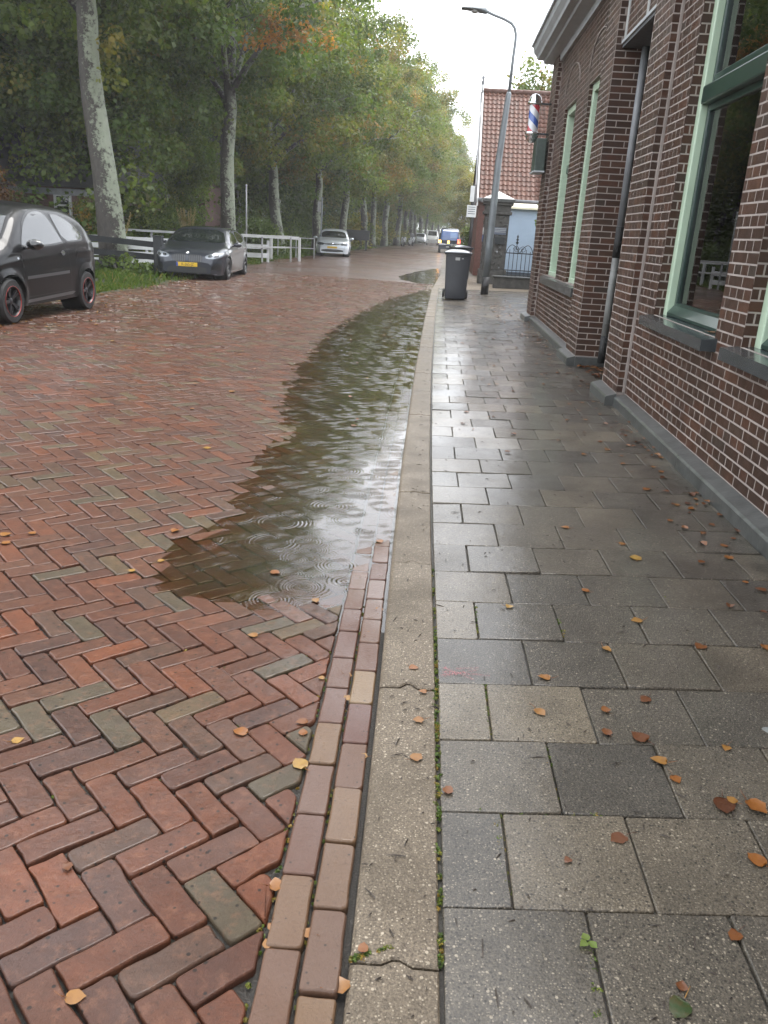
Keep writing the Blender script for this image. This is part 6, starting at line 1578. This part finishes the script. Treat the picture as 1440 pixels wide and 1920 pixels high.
LEAVES = [
    (0.99, 3.447, 0.09, 0.075, 0.86, 'large flat yellow leaf on a dark tile two tiles from the wall'),
    (0.967, 3.623, 0.09, 0.045, 0.6, 'small orange leaf just above the large yellow leaf'),
    (0.697, 3.049, 0.09, 0.045, 0.5, 'orange leaf at a tile joint below the large yellow leaf'),
    (0.85, 2.801, 0.09, 0.055, 0.74, 'tan leaf with long stem lying across a slab joint mid pavement'),
    (0.688, 2.558, 0.085, 0.045, 0.72, 'pale tan leaf on the corner of a dark grey tile'),
    (1.031, 2.618, 0.09, 0.055, 0.3, 'rust red leaf at the edge of a lighter tile'),
    (0.445, 2.334, 0.085, 0.05, 0.6, 'tan leaf on the dark tile right of the pink paint mark'),
    (0.405, 2.13, 0.08, 0.05, 0.66, 'curled tan leaf on a beige tile'),
    (0.748, 2.241, 0.085, 0.05, 0.18, 'narrow rust leaf curled on the dark tile joint'),
    (0.609, 2.165, 0.085, 0.04, 0.4, 'small orange brown leaf left of the speckled rust leaf'),
    (0.59, 2.045, 0.085, 0.042, 0.28, 'rust leaf folded at a tile edge'),
    (0.683, 2.032, 0.085, 0.065, 0.16, 'dark rust speckled leaf flattened on the tile'),
    (0.712, 1.924, 0.085, 0.055, 0.7, 'tan leaf with upright stem on the blackish speckled tile'),
    (0.921, 2.006, 0.09, 0.035, 0.68, 'small tan leaf lying in a joint at the right'),
    (0.735, 1.846, 0.085, 0.04, 0.45, 'brown leaf caught in the joint beside the speckled tile'),
    (0.913, 1.757, 0.09, 0.07, 0.5, 'big bright orange leaf at the right frame edge beside a maroon one'),
    (0.833, 1.755, 0.09, 0.075, 0.04, 'dark maroon wet leaf touching the big orange leaf'),
    (0.86, 1.775, 0.095, 0.035, 0.7, 'little tan leaf lying on the maroon leaf'),
    (0.534, 1.602, 0.08, 0.055, 0.15, 'rust veined leaf flat on a beige tile corner'),
    (0.846, 1.563, 0.09, 0.055, 0.48, 'long orange leaf at the right edge of a brown tile'),
    (0.399, 1.515, 0.08, 0.025, 0.2, 'tiny dark brown leaf alone on the beige tile'),
    (0.555, 1.154, 0.085, 0.06, 1.0, 'dark green shiny leaf on the nearest grey tile'),
    (0.571, 1.201, 0.085, 0.03, 0.2, 'little rust leaf just above the dark green leaf'),
    (0.718, 1.335, 0.085, 0.04, 0.3, 'curled rust leaf with a long stalk near the bottom right'),
    (0.039, 2.04, 0.073, 0.04, 0.62, 'tan leaf lying on the kerb beside the mossy joint'),
    (0.037, 1.86, 0.073, 0.045, 0.64, 'second tan leaf on the kerb nearer to us'),
    (0.123, 1.732, 0.077, 0.04, 0.34, 'rust leaf on a dark tile right of the kerb joint'),
    (0.013, 2.34, 0.073, 0.04, 0.5, 'brown leaf stuck on the kerb by its tongue joint'),
    (0.048, 2.197, 0.073, 0.032, 0.55, 'orange leaf at the kerb stone joint'),
    (-0.051, 1.225, 0.073, 0.03, 0.42, 'small orange curled leaf on the nearest kerb stone'),
    (-0.085, 1.145, 0.04, 0.05, 0.62, 'tan leaf standing in the gap between gutter and kerb'),
    (-0.17, 1.261, 0.03, 0.035, 0.6, 'orange leaf between the two gutter courses nearest us'),
    (-0.256, 1.38, 0.035, 0.045, 0.56, 'folded orange leaf upright beside the gutter'),
    (-0.243, 1.268, 0.03, 0.03, 0.6, 'small tan leaf in the sandy joint left of the gutter'),
    (-0.244, 1.226, 0.03, 0.03, 0.64, 'pale leaf in the sandy joint below the small tan leaf'),
    (-0.142, 2.636, 0.03, 0.06, 0.52, 'largest orange leaf of the heap in the gutter'),
    (-0.159, 2.603, 0.035, 0.045, 0.44, 'reddish leaf under the largest one in the gutter heap'),
    (-0.135, 2.862, 0.03, 0.04, 0.58, 'orange leaf washed against the kerb face above the gutter heap'),
    (-0.399, 2.919, 0.01, 0.045, 0.7, 'yellow leaf floating at the near edge of the puddle'),
    (-0.574, 2.564, 0.02, 0.045, 0.66, 'tan leaf on red bricks below the puddle edge'),
    (-0.202, 2.318, 0.025, 0.032, 0.7, 'yellow leaf on the outer gutter course'),
    (-0.185, 2.179, 0.025, 0.04, 0.74, 'bright yellow leaf in the joint between gutter bricks'),
    (-0.472, 1.947, 0.035, 0.055, 0.52, 'orange folded leaf on a pale brown brick'),
    (-0.278, 1.822, 0.03, 0.06, 0.84, 'large pale yellow leaf with dark spot beside the gutter'),
    (-0.306, 2.03, 0.03, 0.045, 0.36, 'rust leaf on a wet brick near the gutter'),
    (-0.295, 1.973, 0.03, 0.04, 0.46, 'orange leaf just below the rust leaf near the gutter'),
    (-0.286, 2.293, 0.02, 0.028, 0.74, 'tiny yellow leaf at the outer gutter joint'),
    (-0.573, 1.065, 0.055, 0.045, 0.66, 'tan leaf stuck flat on a red brick bottom left'),
    (-0.726, 1.376, 0.055, 0.03, 0.22, 'red brown leaf shred on a brick at the left'),
    (-1.063, 1.806, 0.055, 0.04, 0.82, 'yellow leaf on the red bricks at the left frame edge'),
    (-1.126, 3.191, 0.02, 0.04, 0.8, 'yellow leaf on a brick at the puddle tip'),
    (-1.207, 3.055, 0.025, 0.04, 0.8, 'yellow upright leaf left of the puddle tip'),
    (-1.178, 3.546, 0.02, 0.055, 0.52, 'orange leaf on bricks above the puddle tip'),
    (-1.874, 3.279, 0.05, 0.06, 0.62, 'tan leaf pair member at the far left edge upper'),
    (-1.823, 3.183, 0.05, 0.05, 0.55, 'tan leaf pair member at the far left edge lower'),
    (-1.772, 3.323, 0.05, 0.045, 0.56, 'brown leaf a brick away from the left edge pair'),
    (-0.19, 3.629, 0.01, 0.05, 0.55, 'orange leaf floating beside the kerb where gutter bricks emerge'),
    (-0.615, 3.164, 0.008, 0.055, 0.45, 'orange sodden leaf lying under the ripples'),
    (-1.43, 5.004, 0.02, 0.07, 0.82, 'yellow leaf on the bricks left of the puddle middle'),
    (1.299, 4.547, 0.1, 0.06, 0.5, 'orange leaf near the wall with a curled side'),
    (1.397, 4.276, 0.1, 0.045, 0.62, 'tan leaf one tile from the plinth'),
    (1.542, 4.404, 0.1, 0.04, 0.58, 'small tan leaf nearest the plinth stone'),
    (0.37, 2.855, 0.08, 0.04, 0.84, 'pale yellow leaf in the joint above a dark tile'),
    (1.74, 5.291, 0.945, 0.09, 0.52, 'orange dry leaf resting on the slate window sill'),
    (-0.111, 1.881, 0.03, 0.032, 0.76, 'yellow leaf touching the kerb foot in the gutter'),
    (0.724, 3.804, 0.085, 0.05, 0.55, 'tan leaf on the wet bright tiles mid pavement'),
    (-1.734, 6.886, 0.03, 0.08, 0.6, 'orange leaf far out on the bricks left of the puddle'),
]
# ------------------------------------------------------------------ fallen leaves, litter, moss
def leaf_geo(s, seed, curl=.35):
    rd = random.Random(seed); mb = MB()
    half = [(.0, -.42), (.20, -.47), (.40, -.34), (.50, -.10), (.45, .15), (.30, .36), (.13, .50), (0, .64)]
    j = [rd.uniform(.82, 1.16) for _ in half]; fold = rd.uniform(.02, curl); bend = rd.uniform(-curl, curl); tw = rd.uniform(-.3, .3)
    def P(x, y): return (x * s, y * s, s * (abs(x) * fold + bend * (y * y) * .6 + tw * x * y + .02 * rd.uniform(-1, 1)) + .002)
    L_ = [P(-x * k * rd.uniform(.92, 1.05), y) for (x, y), k in zip(half, j)]; R_ = [P(x * k, y) for (x, y), k in zip(half, j)]
    mid = [P(0, y) for _, y in half]; n = len(half)
    mb.v = []
    vs = L_ + mid + R_
    fs = [(i, n + i, n + i + 1, i + 1) for i in range(n - 1)] + [(n + i, 2 * n + i, 2 * n + i + 1, n + i + 1) for i in range(n - 1)]
    return vs, fs
ss = ZW
for k, (x, y, z, s, h, lab) in enumerate(LEAVES):
    if z < .06 and y < 30:
        zr = float(zroad([(x, y)])[0]); z = max(zr, ZW) + .004
    elif z < .5:
        z = float(zpav(x - xk(y) + .1, y)) + .003
    t = thing('fallen_leaf', lab, 'leaf', (x, y, z), random.uniform(0, 2 * pi), 'fallen leaves lying about')
    flat = h < .2 or h > .98 or 'flat' in lab or 'under' in lab or 'stuck' in lab
    vs, fs = leaf_geo(s * .76, k, .05 if flat else .22); hu = h
    mb = MB(); mb.add(vs, fs, tint=(hu, .5, .5, 1), smooth=True); mb.build('blade', MAT['fallen'], t)
    mb = MB(); a = random.uniform(-.5, .5); mb.tube([(0, -.42 * s, .003), (a * .15 * s, -.62 * s, .006), (a * .5 * s, -.85 * s, .010)], [s * .022, s * .016, s * .012], n=5, tint=(max(0, hu - .25), .5, .5, 1)); mb.build('stalk', MAT['fallen'], t)
# unnumbered litter: crumbs of leaf along the wall, in the porch, round the cars and on the verge edge
rd = random.Random(12); mb = MB()
def litter(n, fx, smin, smax, hue=(.05, .62)):
    for i in range(n):
        x, y, z = fx(); s = rd.uniform(smin, smax); vs, fs = leaf_geo(s, rd.random(), .5); a = rd.uniform(0, 2 * pi); ca, sa = cos(a), sin(a)
        mb.add([(x + p[0] * ca - p[1] * sa, y + p[0] * sa + p[1] * ca, z + p[2]) for p in vs[::2] + [vs[-1]]], [(0, 4, 5, 1), (1, 5, 6, 2), (2, 6, 7, 3), (4, 8, 9, 5), (5, 9, 10, 6), (6, 10, 11, 7)] if False else [(0, 4, 8), (0, 1, 5, 4), (1, 2, 6, 5), (2, 3, 7, 6), (4, 5, 9, 8), (5, 6, 10, 9), (6, 7, 11, 10)], tint=(rd.uniform(*hue), .5, .5, 1))
def pv(x, y, dz=.004): return (x, y, float(zpav(x - xk(y) + .1, y)) + dz)
litter(130, lambda: pv(1.70 + rd.uniform(-.05, 1.1) , rd.uniform(8.5, 9.3), rd.uniform(.004, .05)), .04, .075)
litter(170, lambda: pv(1.60 - abs(rd.gauss(0, .22)), rd.uniform(2.6, 14.5)), .018, .05)
litter(170, lambda: pv(rd.uniform(.25, 1.55), rd.uniform(5.0, 20)), .018, .048)
litter(110, lambda: pv(rd.uniform(1.1, 1.6), rd.uniform(12, 19)), .03, .06)
def rv(x, y, dz=.005): return (x, y, max(float(zroad([(x, y)])[0]), ZW) + dz)
litter(200, lambda: rv(rd.gauss(-5.4, .5), rd.uniform(9.0, 13.5)), .03, .06, (.2, .85))
litter(500, lambda: (lambda yy: rv(float(edge_left(yy)) + rd.gauss(.1, .35), yy, .02))(rd.uniform(12, 40)), .035, .08, (.1, .85))
litter(100, lambda: rv(rd.uniform(-5.5, -.5), rd.uniform(5, 24)), .03, .055, (.3, .9))
tag(mb.build('leaf_litter', MAT['fallen']), 'brown and yellow leaf crumbs along wall, porch and road edge', 'leaf litter', kind='stuff')
# twigs and bud scales
mb = MB()
for i in range(900):
    y = .9 + 11 * rd.random() ** 1.7; x = rd.uniform(.12, 1.58) if rd.random() < .8 else rd.uniform(-.07, .1)
    z = (pv(x, y, .002)[2] if x > .1 else KZ + .002); L = rd.choice([.006, .008, .012, .02, .035]) * rd.uniform(.7, 1.3); a = rd.uniform(0, 2 * pi); w = min(.003, L * .3)
    dx, dy = cos(a) * L / 2, sin(a) * L / 2; nx, ny = -sin(a) * w / 2, cos(a) * w / 2
    mb.add([(x - dx - nx, y - dy - ny, z), (x - dx + nx, y - dy + ny, z), (x + dx + nx, y + dy + ny, z), (x + dx - nx, y + dy - ny, z), (x, y, z + .003)], [(0, 1, 4), (1, 2, 4), (2, 3, 4), (3, 0, 4)], tint=(rd.uniform(0, .12), .5, .5, 1))
tag(mb.build('debris', simple('twig_debris', (.030, .020, .013), .6, noise=.5, nscale=30)), 'dark twigs and bud scales scattered on the wet tiles', 'debris', kind='stuff')
# moss in the joints
cl = []
def moss_line(x0, y0, x1, y1, n, w=.004, z=None):
    for i in range(int(n * 1.25)):
        k = rd.random(); x = x0 + (x1 - x0) * k + rd.gauss(0, w); y = y0 + (y1 - y0) * k; cl.append((x, y, (pv(x, y, -.003)[2] if z is None else z), rd.random(), rd.uniform(.5, 1.2)))
for (a, b, n) in ((1.98, 2.62, 60), (1.62, 2.0, 26), (1.35, 1.6, 14), (1.18, 1.3, 8), (2.62, 3.2, 14)): moss_line(float(xk(a)) + .004, a, float(xk(b)) + .004, b, n)
for (x0, y0, x1, y1, n) in ((.245, 2.0, .245, 2.28, 20), (.40, 1.72, .40, 1.97, 30), (.25, 1.40, .245, 1.66, 26), (.402, 1.38, .402, 1.10, 18), (.20, 1.672, .52, 1.69, 14), (.55, 2.62, .55, 2.80, 8), (1.02, 2.95, 1.02, 3.05, 8), (.24, 2.62, .24, 2.85, 12)): moss_line(x0, y0, x1, y1, n)
moss_line(-.075, 1.2, .0, 1.24, 14, .004, KZ - .002)
for i in range(260):
    y = rd.uniform(1.0, 3.6); x = rd.choice([-.10 - .085, -.275, rd.uniform(-1.3, -.3)]) + rd.gauss(0, .006); cl.append((x + (xk(y) - .09), y, float(zroad([(x, y)])[0]) - .006, rd.random(), rd.uniform(.4, .9)))
cl = np.array(cl)
me = leaf_mesh('moss_weeds', cl, 34, .0085, .005, MAT['leaf'], droop=.1, flat=.5, seed=5)
tag(link('moss_weeds', me), 'bright green moss growing in the paving joints', 'moss', kind='stuff')
# seedling in a joint, gum spot, faded pink paint mark
sd = thing('seedling', 'small green seedling sprouting in the joint between the two nearest grey tiles', 'seedling', (.405, 1.285, .073))
mb = MB(); mb.tube([(0, 0, 0), (.002, 0, .012)], .0012, n=5); mb.build('stem', MAT['leaf_bright'], sd)
for a in (.3, 2.2, 4.0):
    vs, fs = leaf_geo(.018, int(a * 10), .3); mb = MB(); mb.add([(p[0] * cos(a) - (p[1] + .011) * sin(a), p[0] * sin(a) + (p[1] + .011) * cos(a), p[2] + .010) for p in vs], fs, tint=(.6, .8, .5, 1), smooth=True); mb.build('leaf', MAT['leaf_bright'], sd)
mb = MB(); gp_ = (1.085, 2.115); zz = pv(*gp_, .002)[2]
mb.add([(gp_[0] + .022 * cos(a) * (1 + .1 * sin(3 * a)), gp_[1] + .018 * sin(a), zz) for a in np.linspace(0, 2 * pi, 16, endpoint=False)] + [(gp_[0], gp_[1], zz + .003)], [(i, (i + 1) % 16, 16) for i in range(16)], smooth=True)
tag(mb.build('gum_spot', simple('old_gum', (.17, .18, .17), .5, noise=.2, nscale=60)), 'pale grey chewing gum spot trodden on a brown tile', 'chewing gum')
t = NT('faded_pink_paint'); p = t.world(); d = t.n('BsdfDiffuse'); d.inputs[0].default_value = (.42, .10, .12, 1); tr = t.n('BsdfTransparent'); m = t.n('MixShader')
t.l(t.ramp(t.noise(p, 240, 3), [(.46, 0.), (.66, .45)]), m.inputs[0]); t.l(tr.outputs[0], m.inputs[1]); t.l(d.outputs[0], m.inputs[2]); t.l(m.outputs[0], t.out.inputs[0])
mb = MB(); c = Vector((.155, 2.325))
for (x0, y0, x1, y1, w) in ((-.05, -.02, .07, .03, .018), (-.04, .035, .06, -.035, .014), (-.045, .005, .11, .0, .016), (.0, .03, .075, .045, .012)):
    a = Vector((x0, y0)); b = Vector((x1, y1)); n = Vector((-(b - a).y, (b - a).x)).normalized() * w / 2; k0 = len(mb.v)
    mb.add([(*(c + q), pv(*(c + q), .0022 + .0003 * len(mb.f))[2]) for q in (a - n, b - n * .4, b + n * .4, a + n)], [(0, 1, 2, 3)])
o = mb.build('paint_mark', t.m, pave); tag(o, 'faded pink spray paint mark at the kerb edge', kind='stuff')
# haze of fine rain
def haze(dens):
    mb = MB(); mb.box((-130, -15, -1.2), (130, 330, 21.5))
    t = NT('rain_haze'); pv = t.n('VolumePrincipled'); pv.inputs['Density'].default_value = dens; pv.inputs['Color'].default_value = (1, 1, 1, 1); pv.inputs['Anisotropy'].default_value = .3
    t.l(pv.outputs[0], t.out.inputs['Volume'])
    tag(mb.build('haze', t.m), 'thin grey rain haze filling the street', 'haze', kind='stuff')
haze(.0009)
